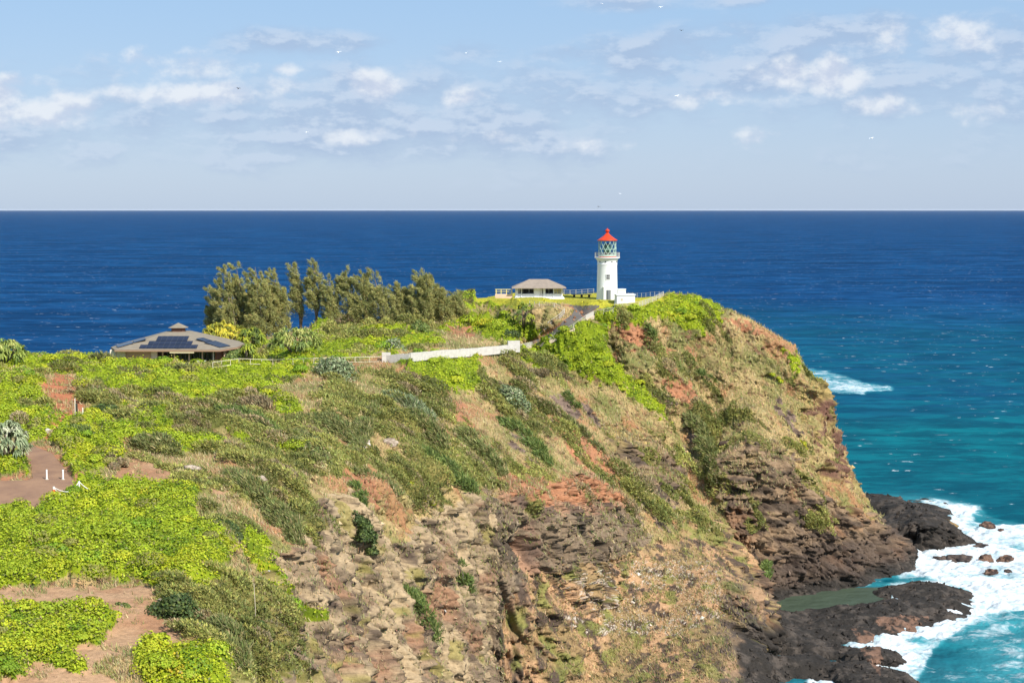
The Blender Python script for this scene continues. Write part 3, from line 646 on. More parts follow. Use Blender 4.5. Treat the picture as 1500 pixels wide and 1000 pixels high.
    o = np_mesh('sea', np.stack([A, B, Zw], -1).reshape(-1, 3), F, m, cols); tag(o, kind='structure')
sea()

# ------------------------------------------------------------------ leaf and blade cards
def unit(v): return v / (np.linalg.norm(v, axis=-1, keepdims=True) + 1e-9)
def rand_dirs(n): return unit(rng.normal(size=(n, 3)))
def diamonds(Cn, Nn, L, W, axis=None):
    """leaf shaped quads: centre, normal, length, width"""
    n = len(Cn); a = axis if axis is not None else rand_dirs(n)
    a = unit(a - Nn * (a * Nn).sum(1, keepdims=True)); b = np.cross(Nn, a)
    L = np.broadcast_to(L, n)[:, None]; W = np.broadcast_to(W, n)[:, None]
    V = np.stack([Cn - a * L / 2, Cn + b * W / 2 + a * L * .08, Cn + a * L / 2, Cn - b * W / 2 + a * L * .08], 1).reshape(-1, 3)
    return V, np.arange(4 * n).reshape(n, 4)
def blades(Bn, Dn, L, W):
    """narrow blades from a base point along a direction"""
    n = len(Bn); s_ = unit(np.cross(Dn, rand_dirs(n))); L = np.broadcast_to(L, n)[:, None]; W = np.broadcast_to(W, n)[:, None]
    V = np.stack([Bn - s_ * W / 2, Bn + s_ * W / 2, Bn + Dn * L + s_ * W * .15, Bn + Dn * L - s_ * W * .15], 1).reshape(-1, 3)
    return V, np.arange(4 * n).reshape(n, 4)
def jit(n, base, amt=.25, hue=.12):
    """per-card colour, n x 4 vertices"""
    k = 1 + amt * rng.normal(size=(n, 1)); h = 1 + hue * rng.normal(size=(n, 3)); c = np.clip(base * k * h, .004, .95)
    return np.repeat(c, 4, axis=0)
def pick(mask, n):
    ii = np.flatnonzero(mask.ravel()); return rng.choice(ii, size=n, replace=len(ii) < n) if len(ii) else ii
P3 = np.stack([X2, Y2, Z2], -1).reshape(-1, 3); N3 = NRM.reshape(-1, 3); 
nG = (fbm(X, Y, Z, 9, 4, 81, .6)).ravel(); nG2 = fbm(X, Y, Z, 2.0, 3, 82).ravel(); hL = lumpG.ravel()
# bright leafy ground cover
def ground_cover():
    i = pick(R_GREEN & (free > .55), 260000); n = len(i); d = P3[i, 1]
    hgt = rng.random(n) ** 1.5 * .55
    c = P3[i] + np.c_[rng.normal(size=(n, 2)) * .15, hgt - .08]
    nn = unit(N3[i] * .8 + np.array([0, 0, .5]) + rand_dirs(n) * .75)
    s = (.12 + .0006 * d) * (.7 + .6 * rng.random(n))
    # rounded mounds standing a little above the mat
    ci = pick(R_GREEN & (free > .8), 620); nm = 260; cc = P3[ci]; rm = (.7 + 1.1 * rng.random(len(ci))) * (.6 + cc[:, 1] / 420) * np.where(PX.ravel()[ci] > 740, .6, 1.0)
    dd = rand_dirs(len(ci) * nm).reshape(-1, nm, 3); dd[..., 2] = np.abs(dd[..., 2]); pm_ = (cc[:, None, :] + dd * rm[:, None, None] * np.array([1, 1, .62]) * (.86 + .2 * rng.random((len(ci), nm, 1)))).reshape(-1, 3)
    c = np.r_[c, pm_]; nn = np.r_[nn, unit(dd.reshape(-1, 3) + rand_dirs(len(pm_)) * .6 + np.array([0, 0, .2]))]; s = np.r_[s, np.repeat(.12 + .0006 * cc[:, 1], nm) * (.7 + .6 * rng.random(len(pm_)))]
    V, F = diamonds(c, nn, s * 1.25, s * .8)
    g1 = np.array((.33, .41, .022)); g2 = np.array((.43, .46, .022)); g3 = np.array((.16, .25, .015)); g4 = np.array((.50, .38, .03))
    t = sstep(-.3, .35, nG[i])[:, None]; b = g1 * (1 - t) + g2 * t
    b = np.where((nG2[i] < -.32)[:, None], g3, b); b = np.where((nG[i] > .33)[:, None] & (rng.random((n, 1)) < .35), g4, b)
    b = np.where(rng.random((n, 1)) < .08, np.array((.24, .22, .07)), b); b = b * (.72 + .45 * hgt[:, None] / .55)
    kk = rng.random(len(ci))[:, None]; mc = np.where(kk < .45, g1, np.where(kk < .72, g2, np.where(kk < .86, g3 * 1.3, np.array((.26, .25, .06))))) * (.85 + .3 * rng.random((len(ci), 1)))
    b = np.r_[b, np.repeat(mc, nm, axis=0)]; n = len(b)
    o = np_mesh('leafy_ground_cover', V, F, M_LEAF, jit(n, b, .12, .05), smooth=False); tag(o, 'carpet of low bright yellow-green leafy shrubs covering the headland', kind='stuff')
ground_cover()
WIND = np.array([-.35, .1, .25])
def scrub():
    i = pick(R_SCRUB & ~R_GREEN & ~R_ROAD & (free > .5), 190000); n = len(i); d = P3[i, 1]
    base = P3[i] + np.c_[rng.normal(size=(n, 2)) * .15, rng.random(n) * .35 - .1]
    dn = unit(N3[i] * .35 + WIND * .9 + rand_dirs(n) * .55 + np.array([0, 0, .25]))
    L = (.14 + .0008 * d) * (.6 + .8 * rng.random(n))
    # wind-combed bushes that merge into one thicket
    ci = pick(R_SCRUB & ~R_GREEN & ~R_ROAD & (free > .8) & vis, 520); m_ = len(ci); nm = 330; cc = P3[ci]
    dh = np.stack([dnx, dny], -1).reshape(-1, 2)[ci]; sl_ = slope.ravel()[ci]; ax = unit(np.c_[dh * .8 + np.array([.35, -.1]), -np.minimum(sl_, 1.2)]); sd2 = unit(np.cross(ax, N3[ci])); up_ = unit(np.cross(sd2, ax)); up_ *= np.sign(up_[:, 2:3])
    k_ = .55 + cc[:, 1] / 420; Ln = (1.1 + 1.7 * rng.random(m_)) * k_; Wn = (.55 + .5 * rng.random(m_)) * k_; Hn = (.6 + .6 * rng.random(m_)) * k_
    dd = rand_dirs(m_ * nm).reshape(m_, nm, 3); dd[..., 2] = np.abs(dd[..., 2]); rr_ = (.82 + .26 * rng.random((m_, nm)))
    pb = cc[:, None, :] + ax[:, None, :] * (dd[..., :1] * (Ln[:, None] * rr_)[..., None]) + sd2[:, None, :] * (dd[..., 1:2] * (Wn[:, None] * rr_)[..., None]) + up_[:, None, :] * (dd[..., 2:] * (Hn[:, None] * rr_)[..., None])
    nrm = ax[:, None, :] * dd[..., :1] * .5 + sd2[:, None, :] * dd[..., 1:2] + up_[:, None, :] * dd[..., 2:]
    base = np.r_[base, pb.reshape(-1, 3)]; dn = np.r_[dn, unit(nrm.reshape(-1, 3) * .6 + WIND * .8 + rand_dirs(m_ * nm) * .45)]; L = np.r_[L, np.repeat(.15 + .0008 * cc[:, 1], nm) * (.6 + .8 * rng.random(m_ * nm))]
    V, F = blades(base, dn, L * .85, L * .46)
    g1 = np.array((.335, .325, .085)); g2 = np.array((.205, .215, .058)); g3 = np.array((.42, .33, .17)); t = sstep(-.3, .3, nG[i])[:, None]
    b = g2 * (1 - t) + g1 * t; b = np.where((nG2[i] > .3)[:, None], g3, b)
    b = b * (.95 + .9 * np.clip(n4.ravel()[i], -.3, .4))[:, None]
    b = b * (.75 + .5 * sstep(-.3, .4, lumpS.ravel()[i])[:, None])  # darker colour in the hollows: shade painted in to strengthen the lumps
    kk = rng.random(m_)[:, None]; mc = np.where(kk < .45, g1, np.where(kk < .85, g2, g3 * .85)) * (.8 + .4 * rng.random((m_, 1))); b = np.r_[b, np.repeat(mc, nm, axis=0)]; n = len(b)
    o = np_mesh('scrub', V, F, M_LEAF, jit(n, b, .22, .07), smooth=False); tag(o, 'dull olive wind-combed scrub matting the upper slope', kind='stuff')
scrub()
def dry_grass():
    open_ = ~R_GREEN & ~R_SCRUB & ~R_RED & ~R_ROCK & ~R_OCHRE & ~R_CRAG & ~R_DARKW & ~R_ROAD & (free > .6) & (lava < .3) & (Z > 4)
    w1 = open_ & vis & ~R_DIRT & ~R_BAND & ~R_BUTT
    i = np.r_[pick(w1, 190000), pick(R_BUTT & ~R_DARKW & (lava < .3) & (n2 > -.1), 34000), pick(R_BAND & (lava < .3) & (n1 > -.05) & (Z > 19 + 10 * n2), 12000), pick((R_ROCK | R_OCHRE) & (n2 > -.02) & (n1 > -.3), 46000), pick(R_RED & (n2 > .1) & (free > .6), 6000), pick(R_DIRT & (n2 > .22) & (free > .6), 5000), pick(lawn_m, 22000), pick(~vis & (Z > 10) & ~lawn_m, 20000)]
    n = len(i); d = P3[i, 1]; bt_ = R_BUTT.ravel()[i]; lw = lawn_m.ravel()[i]
    base = P3[i] + np.c_[rng.normal(size=(n, 2)) * .12, np.full(n, -.05)]
    dn = unit(N3[i] * .25 + np.array([-.25, .05, .75]) + rand_dirs(n) * .5)
    L = (.22 + .0010 * d) * (.5 + .9 * rng.random(n)); L = np.where(lw, .12, L); V, F = blades(base, dn, L, L * .2 + lw * .1)
    g1 = np.array((.52, .41, .22)); g2 = np.array((.31, .31, .10)); g3 = np.array((.22, .26, .09)); g4 = np.array((.42, .26, .15))
    q = nG2[i] * 1.2 + .8 * nG[i] + .06 + .18 * rng.normal(size=n)
    b = np.where((q < -.12)[:, None], g2, g1); b = np.where((q > .40)[:, None], g3, b); b = np.where((rng.random(n) < .12)[:, None], g4, b)
    b = np.where(bt_[:, None], b * np.array((.92, .88, .86)), b)
    b = np.where(lw[:, None], np.array((.40, .38, .06)), b)
    o = np_mesh('dry_grass', V, F, M_LEAF, jit(n, b, .25, .08), smooth=False); tag(o, 'dry straw-coloured grass and weeds on the steep slope', kind='stuff')
dry_grass()
def stones():
    m = (R_ROCK | (R_BAND) | (lava > .5) | R_BUTT | R_OCHRE | (slope > .5)) & (Z > .3) & ~R_GREEN & ~R_SCRUB & vis
    i = np.r_[pick(m & ~R_ROCK, 19000), pick(m & R_ROCK, 2500)]; n = len(i); r = (.07 + .0005 * P3[i, 1]) * (.45 + rng.random(n) ** 4 * 2.0)
    oc = np.array([[1, 0, 0], [0, 1, 0], [-1, 0, 0], [0, -1, 0], [0, 0, 1], [0, 0, -1]], float)
    V = P3[i][:, None, :] + oc[None] * r[:, None, None] * (.6 + .7 * rng.random((n, 6, 1))) + rng.normal(size=(n, 6, 3)) * r[:, None, None] * .22
    f = np.array([[0, 1, 4], [1, 2, 4], [2, 3, 4], [3, 0, 4], [1, 0, 5], [2, 1, 5], [3, 2, 5], [0, 3, 5]]); F = (np.arange(n)[:, None, None] * 6 + f[None]).reshape(-1, 3)
    c = TINT.reshape(-1, 3)[i] * (1 + .3 * rng.normal(size=(n, 1))); wh = (rng.random(n) < .015) & R_ROCK.ravel()[i]; c[wh] = (.55, .52, .48); c = np.clip(c, .01, .7)
    lv = lava.ravel()[i] > .5; c[lv & wh] = (.09, .08, .075)
    o = np_mesh('loose_stones', V.reshape(-1, 3), F, M_GROUND, np.repeat(c, 6, axis=0), smooth=False); tag(o, 'loose stones and blocks over cliff and shelf', kind='stuff')
stones()

# ------------------------------------------------------------------ single shrubs
def shrub(name, a, b, width, height, label, cat='shrub', pal='olive', dens=1.0, group=None, lean=.5, leaf='blade'):
    """a low shrub whose crown runs from image pixel a to b on the ground"""
    pa, pb = np.array(at(*a)), np.array(at(*b)); ctr = (pa + pb) / 2; ax = pb - pa; ln = max(np.linalg.norm(ax), width * .8)
    ax = unit(ax) if np.linalg.norm(ax) > .3 else np.array([1., 0, 0])
    up = unit(np.array([0, -.25, 1.0])); sd_ = unit(np.cross(up, ax)); up2 = np.cross(ax, sd_); up2 = up2 if up2[2] > 0 else -up2
    r = root(name, tuple(ctr - np.array([0, 0, .15])), label, cat, group)
    nb = max(5, int(ln * width * height ** .5 * .55)); nb = min(nb, 40)
    u = (rng.random(nb) - .5); v = (rng.random(nb) - .5); taper = np.sqrt(np.clip(1 - (2 * u) ** 2, .05, 1))
    cc = ax * (u * ln * .92)[:, None] + sd_ * (v * taper * width * .7)[:, None]
    rr = height * (.32 + .3 * rng.random(nb)) * (.6 + .4 * taper)
    cc = cc + up2 * (np.clip(height * taper * (1 - 1.5 * v ** 2) - rr, .05, None) * (.55 + .45 * rng.random(nb)))[:, None]
    pxm = FPX / ctr[1] ; npx = ln * width * pxm * pxm
    n = int(min(9000, max(500, npx * .75 * dens))); w = rr ** 2; j = rng.choice(nb, n, p=w / w.sum())
    dd = rand_dirs(n); dd[:, 2] = np.abs(dd[:, 2]) * .9 - .15
    base = cc[j] + dd * rr[j][:, None] * (.65 + .45 * rng.random(n))[:, None]
    pals = {'olive': ((.125, .128, .040), (.085, .105, .030), (.19, .165, .07)), 'green': ((.095, .125, .030), (.065, .095, .024), (.15, .17, .045)), 'grey': ((.15, .175, .085), (.10, .13, .06), (.23, .24, .14)),
            'yellow': ((.27, .27, .015), (.18, .22, .015), (.36, .32, .02)), 'brown': ((.17, .13, .07), (.12, .10, .05), (.25, .19, .11)), 'dark': ((.050, .072, .020), (.036, .055, .016), (.085, .11, .028))}[pal]
    pick_ = rng.random(n); b_ = np.where((pick_ < .45)[:, None], pals[0], np.where((pick_ < .8)[:, None], pals[1], pals[2])); s0 = .20 + .0011 * ctr[1]
    b_ = b_ * (1.45 + .6 * (rng.random(nb)[j])[:, None])
    if leaf == 'blade':
        dn = unit(dd * .5 + WIND * lean * 1.6 + rand_dirs(n) * .35); L = s0 * 1.25 * (.6 + .8 * rng.random(n)); V, F = blades(base, dn, L, L * .26)
    else:
        V, F = diamonds(base, unit(dd + rand_dirs(n) * .6), s0 * .95 * (.7 + .6 * rng.random(n)), s0 * .6)
    np_mesh('foliage', V, F, M_LEAF, jit(n, b_, .2, .06), r, smooth=False)
    m = MB(); m.tube([(0, 0, -.4), (ax[0] * .1, ax[1] * .1, height * .25), (WIND[0] * .3, 0, height * .55)], [.10, .08, .04]); m.build('stem', M_BARK, r, True)
    return r
SH = [
 ((512, 675), (548, 590), 3.2, 1.5, 'olive', 'long olive shrub streak right of the white rock, reaching up toward the wall'),
 ((455, 610), (520, 650), 4.5, 2.0, 'olive', 'dark olive shrub directly left of the pale white rock outcrop'),
 ((430, 625), (480, 695), 5.0, 1.9, 'olive', 'broad olive shrub running down to the tan rock edge below the rounded grey bush'),
 ((560, 575), (640, 625), 5.0, 1.9, 'grey', 'broad grey-olive shrub lying below the bright green patch at the white wall'),
 ((600, 600), (655, 660), 4.0, 1.7, 'olive', 'combed olive shrub running down beside the uppermost orange soil gap'),
 ((598, 655), (700, 725), 4.6, 2.0, 'green', 'long green shrub ending at the top of the layered pale cliff'),
 ((665, 625), (738, 700), 4.4, 2.0, 'olive', 'olive shrub standing between two strips of orange soil'),
 ((730, 610), (805, 685), 4.2, 2.0, 'green', 'long green shrub sweeping down just left of the orange gully'),
 ((798, 590), (893, 672), 2.4, 1.2, 'olive', 'narrow olive shrub strip along the right rim of the orange gully'),
 ((515, 690), (590, 735), 3.2, 1.6, 'olive', 'olive shrub strip over the small orange scar below the white rock'),
 ((600, 705), (640, 748), 2.6, 1.4, 'yellow', 'yellowish shrub tuft at the foot of the slope above the pink rock'),
 ((512, 745), (550, 818), 3.0, 2.0, 'dark', 'dark green shrub growing in the deep crack of the pale cliff'),
 ((520, 705), (530, 745), 1.8, 1.2, 'green', 'small green shrub just above the deep crack of the pale cliff'),
 ((588, 860), (640, 945), 3.4, 2.0, 'green', 'long green shrub hanging low on the cliff face near the bottom centre'),
 ((668, 820), (688, 868), 1.8, 1.4, 'green', 'small upright green shrub on the grey layered cliff wall'),
 ((1008, 600), (1048, 690), 3.8, 1.6, 'olive', 'tall olive shrub streak hanging on the slope above the brown banded cliff'),
 ((1128, 545), (1146, 562), 3.0, 1.2, 'yellow', 'yellow-green bush near the right brow of the headland above the surf'),
 ((728, 568), (772, 604), 4.6, 3.0, 'grey', 'rounded grey-green bush below the right end of the white wall'),
 ((465, 545), (512, 556), 5.4, 4.6, 'grey', 'big rounded grey-green bush in front of the fence left of the white wall'),
 ((562, 508), (590, 514), 3.4, 2.8, 'grey', 'small rounded grey-green bush behind the left end of the white wall'),
 ((738, 493), (760, 498), 3.2, 2.6, 'dark', 'small dark bush behind the white wall beside the road bend'),
 ((236, 895), (282, 915), 3.4, 3.4, 'dark', 'dark green bush on the cliff edge right of the bare dirt patch'),
 ((168, 885), (188, 890), 1.0, .6, 'green', 'tiny round green plant alone on the bare dirt patch'),
 ((352, 592), (398, 600), 4.6, 1.7, 'brown', 'brownish-olive shrub mound among the yellow-green cover below the visitor building'),
 ((310, 600), (408, 640), 4.4, 1.8, 'green', 'long green shrub just under the brownish mound below the visitor building'),
 ((130, 600), (190, 612), 4.6, 1.8, 'dark', 'dark green shrub bank right of the red dirt track'),
 ((196, 648), (260, 660), 4.0, 1.7, 'olive', 'olive shrub under the small yellow patch left of centre slope'),
 ((102, 632), (128, 640), 2.4, 1.2, 'green', 'darker shrub tuft on top of the bright clump beside the path'),
 ((150, 668), (182, 690), 2.8, 1.5, 'brown', 'dry grey-brown bush at the right side of the bright clump by the path'),
 ((330, 690), (400, 760), 4.2, 1.8, 'olive', 'long olive shrub falling toward the left end of the bare rock'),
 ((392, 740), (438, 800), 3.2, 1.7, 'olive', 'olive shrub tongue hanging over the left end of the bare rock'),
 ((300, 755), (345, 790), 2.8, 1.5, 'dark', 'dark shrub at the right edge of the large bright foreground field'),
 ((355, 905), (385, 960), 2.8, 2.0, 'dark', 'dark green shrub low on the cliff edge beside the dead pale stem'),
 ((318, 905), (352, 985), 2.6, 1.5, 'olive', 'olive shrub strip left of the dark shrub on the lower cliff edge'),
 ((820, 572), (850, 600), 2.4, 1.0, 'green', 'small green shrub on bare slope under the bright streak'),
 ((768, 545), (840, 560), 3.0, 1.2, 'brown', 'brown dry shrub patch below the bright cover under the road'),
 ((940, 470), (965, 500), 2.0, 1.0, 'green', 'small green shrub on the red soil below the white annex'),
 ((1018, 545), (1050, 560), 2.6, 1.0, 'green', 'small green weed clump on the open tan slope right of centre'),
 ((640, 470), (600, 462), 4.0, 1.6, 'green', 'low green shrub mound left of the red soil patch'),
 ((590, 468), (632, 488), 4.6, 1.8, 'green', 'rounded green shrub mound in front of the tree row'),
 ((300, 527), (340, 523), 2.4, 1.7, 'green', 'small bright bush beside the right door of the visitor building'),
 ((335, 527), (365, 520), 3.4, 2.4, 'green', 'green bush right of the visitor building roof corner'),
 ((186, 538), (240, 541), 3.6, 1.0, 'yellow', 'pale leafy hedge mound in front of the left wall of the visitor building'),
 ((240, 540), (290, 543), 3.4, .9, 'olive', 'olive hedge mound hiding the base of the visitor building'),
 ((128, 530), (170, 532), 3.6, 1.5, 'olive', 'low olive hedge on the skyline left of the visitor building'),
 ((1168, 640), (1184, 658), 2.0, 1.0, 'yellow', 'yellow-green tuft on the right-hand cliff rim above the dark rock'),
 ((1125, 820), (1122, 850), 1.6, 1.0, 'green', 'green tuft at the right corner of the near buttress'),
 ((700, 470), (735, 478), 4.4, 1.3, 'yellow', 'bright yellow-green mound right of the red soil patch'),
]
for a, b, w, h, pal, lab in SH:
    rnd = pal in ('yellow', 'dark') or 'round' in lab or 'bush' in lab
    shrub('shrub', a, b, w, h if rnd else h * 1.35, lab, 'bush' if 'bush' in lab else 'shrub', pal, leaf='leaf' if rnd else 'blade', lean=.3 if rnd else .7)

# ------------------------------------------------------------------ ironwood trees
def ironwood(px, py, Y, top, wpx, label, seed, lean=-.12, bare=.04, dens=1.0):
    rs = np.random.default_rng(seed); x, y, _ = from_pixel(px, py, Y); z = gz(x, y) - .3
    H = from_pixel(px, top, Y)[2] - z; Wd = wpx / FPX * Y
    r = root('ironwood_tree', (x, y, z), label, 'tree', 'ironwood trees along the far edge')
    m = MB(); nl = 3 if wpx > 30 else 1; tops = []
    m.tube([(0, 0, 0), (lean * H * .15, 0, H * .3), (lean * H * .45, 0, H * .62), (lean * H, 0, H * .97)], [.30, .24, .15, .04], 8)
    tops.append((lean * H, 0, H, 1.0))
    for k in range(nl + 2):
        a = rs.random() * 6.28; hx = math.cos(a) * Wd * .33; hy = math.sin(a) * Wd * .25; hh = H * (.6 + .32 * rs.random())
        m.tube([(0, 0, H * .08), (hx * .5, hy * .5, hh * .4), (hx + lean * H * .6, hy, hh * .95)], [.2, .13, .03], 6); tops.append((hx + lean * H * .7, hy, hh, .8))
    m.build('trunk', M_BARK, r, True)
    # feathery branchlets gathered in plumes around every leader
    Bs = []; Ds = []; Js = []
    npl = int(62 * dens * (1 + wpx / 40)); 
    for k in range(npl):
        tx_, ty_, tz_, q = tops[rs.integers(len(tops))]; u = bare + (1 - bare) * rs.random() ** .8
        rad = Wd * .50 * (1.1 - u) ** .62 * q + .25; a = rs.random() * 6.28; rr = rad * rs.random() ** .5
        c = np.array([tx_ * u ** 1.1 + math.cos(a) * rr, ty_ * u + math.sin(a) * rr, tz_ * u])
        out_ = np.array([math.cos(a) * .5 - .45, math.sin(a) * .5, .75]) ; out_ /= np.linalg.norm(out_)
        nq = int(95 * dens); t = rs.random(nq)[:, None]; pl = (.9 + 1.0 * rs.random()) * (1.25 - .5 * u)
        sp = rs.normal(size=(nq, 3)) * (.16 + .26 * (1 - t)) * pl * .55
        Bs.append(c + out_ * pl * t + sp); d_ = out_ * .6 + rs.normal(size=(nq, 3)) * .38 + np.array([-.22, 0, -.25 * (1 - u)]); Ds.append(d_ / np.linalg.norm(d_, axis=1, keepdims=True)); Js.append(np.full(nq, rs.random()))
    Bs = np.concatenate(Bs); Ds = np.concatenate(Ds); Js = np.concatenate(Js); n = len(Bs)
    L = .42 * (.6 + .8 * rs.random(n)); V, F = blades(Bs, Ds, L, .10)
    g = np.array((.44, .41, .14)) * (1 - Js[:, None]) + np.array((.25, .26, .09)) * Js[:, None]
    np_mesh('crown', V, F, M_LEAF, jit(n, g, .22, .07), r, smooth=False)
for t in (
 (343, 474, 337, 396, 42, 'leftmost ironwood tree, with two thin tips above the yellow screw pine', 1),
 (362, 474, 339, 389, 42, 'tallest-tipped ironwood in the left clump of the tree row', 2),
 (388, 476, 336, 388, 54, 'big full ironwood with dark trunk in the middle of the left clump', 3),
 (412, 474, 338, 398, 30, 'right-hand ironwood of the left clump, leaving a gap of sea beside it', 4),
 (441, 472, 340, 388, 16, 'slim leaning ironwood just right of the left clump, with sea showing on both sides', 5, -.10, .35),
 (464, 474, 338, 383, 20, 'tall slim ironwood with a pale bare trunk standing by itself', 6, -.04, .3),
 (490, 476, 337, 408, 24, 'ironwood just right of the one with a pale bare trunk', 7),
 (514, 476, 337, 397, 32, 'ironwood at the left of the dense middle stand', 8),
 (536, 477, 337, 401, 32, 'ironwood in the centre of the dense middle stand', 9),
 (560, 477, 337, 397, 30, 'ironwood with the highest leaning tip at the right of the middle stand', 10, -.16),
 (584, 478, 338, 419, 26, 'shorter ironwood between the middle stand and the dark one', 11),
 (604, 478, 339, 424, 20, 'short thin ironwood touching the left side of the dark tree', 12),
 (620, 478, 338, 402, 36, 'dense dark ironwood above the green mound, right of centre of the row', 13, -.05, .05, 1.3),
 (648, 478, 340, 420, 30, 'ironwood just right of the dark tree, next to the red soil', 14, -.1, .05),
 (672, 476, 342, 434, 26, 'low rightmost ironwood ending the row beside the bright green mound', 15, -.1, .02),
 (324, 476, 342, 424, 14, 'small low ironwood at the very left end of the row', 16, -.15, .1)):
    ironwood(*t, **({'dens': 1.45} if t[0] < 420 else {}))

# ------------------------------------------------------------------ screw pines
def screw_pine(px, py, Y, wpx, hpx, label, pal, seed, nros=60, trunk=True, name='screw_pine', cat='tree', strap=.95):
    rs = np.random.default_rng(seed)
    if Y: x, y, _ = from_pixel(px, py, Y); z = gz(x, y) - .2
    else: p = at(px, py); x, y, z = p.x, p.y, p.z - .2
    H = hpx / FPX * y; R = wpx / 2 / FPX * y
    r = root(name, (x, y, z), label, cat)
    m = MB(); V = []; Cc = []
    for k in range(7):
        a = k * .9 + rs.random(); m.tube([(math.cos(a) * .3, math.sin(a) * .3, 0), (math.cos(a) * R * .35, math.sin(a) * R * .35, H * .35), (math.cos(a) * R * .6, math.sin(a) * R * .6, H * .62)], [.16, .13, .08], 6)
    m.build('trunk', M_BARK, r, True)
    cols = {'yellow': ((.66, .54, .05), (.50, .46, .05), (.24, .26, .04)), 'green': ((.32, .38, .08), (.18, .25, .06), (.46, .46, .14)), 'grey': ((.38, .43, .24), (.22, .28, .14), (.55, .56, .38)), 'mix': ((.42, .46, .05), (.24, .31, .05), (.13, .18, .04))}[pal]
    for k in range(nros):
        ph = rs.random() * 6.28; ct = rs.random() ** .75; st = math.sqrt(1 - ct * ct); q = .72 + .2 * rs.random()
        c = np.array([math.cos(ph) * st * R * q, math.sin(ph) * st * R * q, H * .22 + ct * H * .66 * q + rs.random() * .1])
        ax = unit(np.array([math.cos(ph) * st, math.sin(ph) * st, ct + .35])); bc = np.array(cols[rs.choice(3, p=(.5, .3, .2))]) * (.8 + .4 * rs.random())
        for l in range(17):
            d = unit(ax * .75 + rs.normal(size=3) * .62); L = strap * (.7 + .5 * rs.random()); w = unit(np.cross(d, ax) + 1e-3) * .085
            p1 = c + d * L * .55; p2 = p1 + unit(d * .6 + np.array([0, 0, -.85])) * L * .6
            V += [c - w, c + w, p1 + w * 1.3, p1 - w * 1.3, p1 - w * 1.3, p1 + w * 1.3, p2 + w * .3, p2 - w * .3]; cj = bc * (.8 + .4 * rs.random()); Cc += [cj] * 8
    V = np.array(V); np_mesh('crown', V, np.arange(len(V)).reshape(-1, 4), M_LEAF, np.clip(np.array(Cc), 0, 1), r, smooth=False)
screw_pine(328, 512, None, 82, 52, 'rounded golden-yellow screw pine directly right of the visitor building roof', 'yellow', 1, 150)
screw_pine(368, 510, None, 44, 36, 'green leafy tree between the golden screw pine and the wide screw pine', 'mix', 2, 60)
screw_pine(432, 519, None, 88, 46, 'wide dark-green screw pine with shaded trunks above the fence', 'green', 3, 130)
screw_pine(362, 526, None, 26, 28, 'small green screw pine left of the wide one, above bare soil', 'mix', 31, 30)
screw_pine(8, 524, 256, 62, 46, 'green screw pine cut by the left picture edge against the sea', 'green', 4, 70)
screw_pine(12, 672, None, 66, 68, 'grey-green screw pine with spiky heads beside the asphalt path', 'grey', 5, 85, strap=.8)
screw_pine(766, 478, None, 54, 44, 'round green tree with pale branches in front of the white house', 'mix', 6, 60, strap=.6, name='broadleaf_tree')
# dead stem on the cliff edge
p = at(374, 915); rt = root('dead_stem', tuple(p), 'thin pale dead stem standing on the cliff edge lower left', 'dead stem')
m = MB(); m.tube([(0, 0, -.3), (.02, 0, 1.6), (-.08, 0, 3.9)], [.05, .04, .02], 6); m.tube([(0, 0, .4), (.9, .1, -.3), (1.6, .2, -1.1)], [.035, .03, .02], 5); m.build('stem', mat_basic('dead_wood', srgb(205, 190, 165, .8), .8, .2, 5), rt, True)

# ------------------------------------------------------------------ building materials
def pix(px, py, z):  # position taken from an image pixel
    """ground x, y of an image pixel at a known height"""
    x, y, _ = from_pixel(px, py, (EYE - z) * FPX / (py - 306.5)); return x, y
M_WHITE = mat_basic('white_paint', (.80, .80, .78), .6, .08, .8, bump=.1)
M_WALLW = mat_basic('whitewashed_stone', (.58, .545, .48), .85, .22, 1.6, bump=.6)
M_RED = mat_basic('red_roof_paint', srgb(214, 66, 30), .45, .2, 1.2)
M_GREENP = mat_basic('pale_green_metal', srgb(178, 206, 186), .5)
M_DOOR = mat_basic('grey_door_paint', srgb(120, 124, 128), .6, .2, 3)
M_DARK = mat_basic('dark_opening', (.012, .012, .014), .4)
M_RAIL = mat_basic('white_railing', (.54, .51, .44), .6)
M_SHINGLE = mat_basic('roof_shingle', srgb(150, 136, 122), .9, .22, 1.3, bump=.3)
M_SHINGLE2 = mat_basic('roof_shingle_tan', srgb(138, 127, 110), .9, .22, 1.3, bump=.3)
M_EAVE = mat_basic('eave_board', srgb(158, 128, 104), .8, .1, 2)
M_PINK = mat_basic('beige_plaster', srgb(206, 178, 152), .85, .15, .7)
M_LIGHTP = mat_basic('light_plaster', srgb(232, 220, 200), .85, .1, .7)
M_ASPH = mat_basic('asphalt', srgb(166, 130, 102, .76), .95, .25, .35, bump=.3, col2=srgb(140, 108, 88, .75))
M_ASPH2 = mat_basic('road_asphalt', srgb(108, 103, 98, .8), .95, .2, .5, bump=.3)
M_CONC = mat_basic('concrete', srgb(200, 186, 165), .9, .2, 1.0)
M_WOOD = mat_basic('weathered_wood', srgb(180, 160, 130, .8), .85, .3, 4)
M_ORANGE = mat_basic('orange_post_paint', srgb(214, 110, 60), .6, .15, 4)
M_ROPE = mat_basic('white_chain', (.72, .70, .66), .6)
M_YEL = mat_basic('cream_frame', srgb(222, 206, 128), .7)
M_BLUE = mat_basic('blue_cloth', srgb(70, 130, 205), .8)
gm = bpy.data.materials.new('lantern_glass'); gm.use_nodes = True; b_ = gm.node_tree.nodes['Principled BSDF']
b_.inputs['Base Color'].default_value = (.80, .95, .90, 1); b_.inputs['Roughness'].default_value = .03; b_.inputs['Transmission Weight'].default_value = 1.0; b_.inputs['IOR'].default_value = 1.02; b_.inputs['Alpha'].default_value = .35
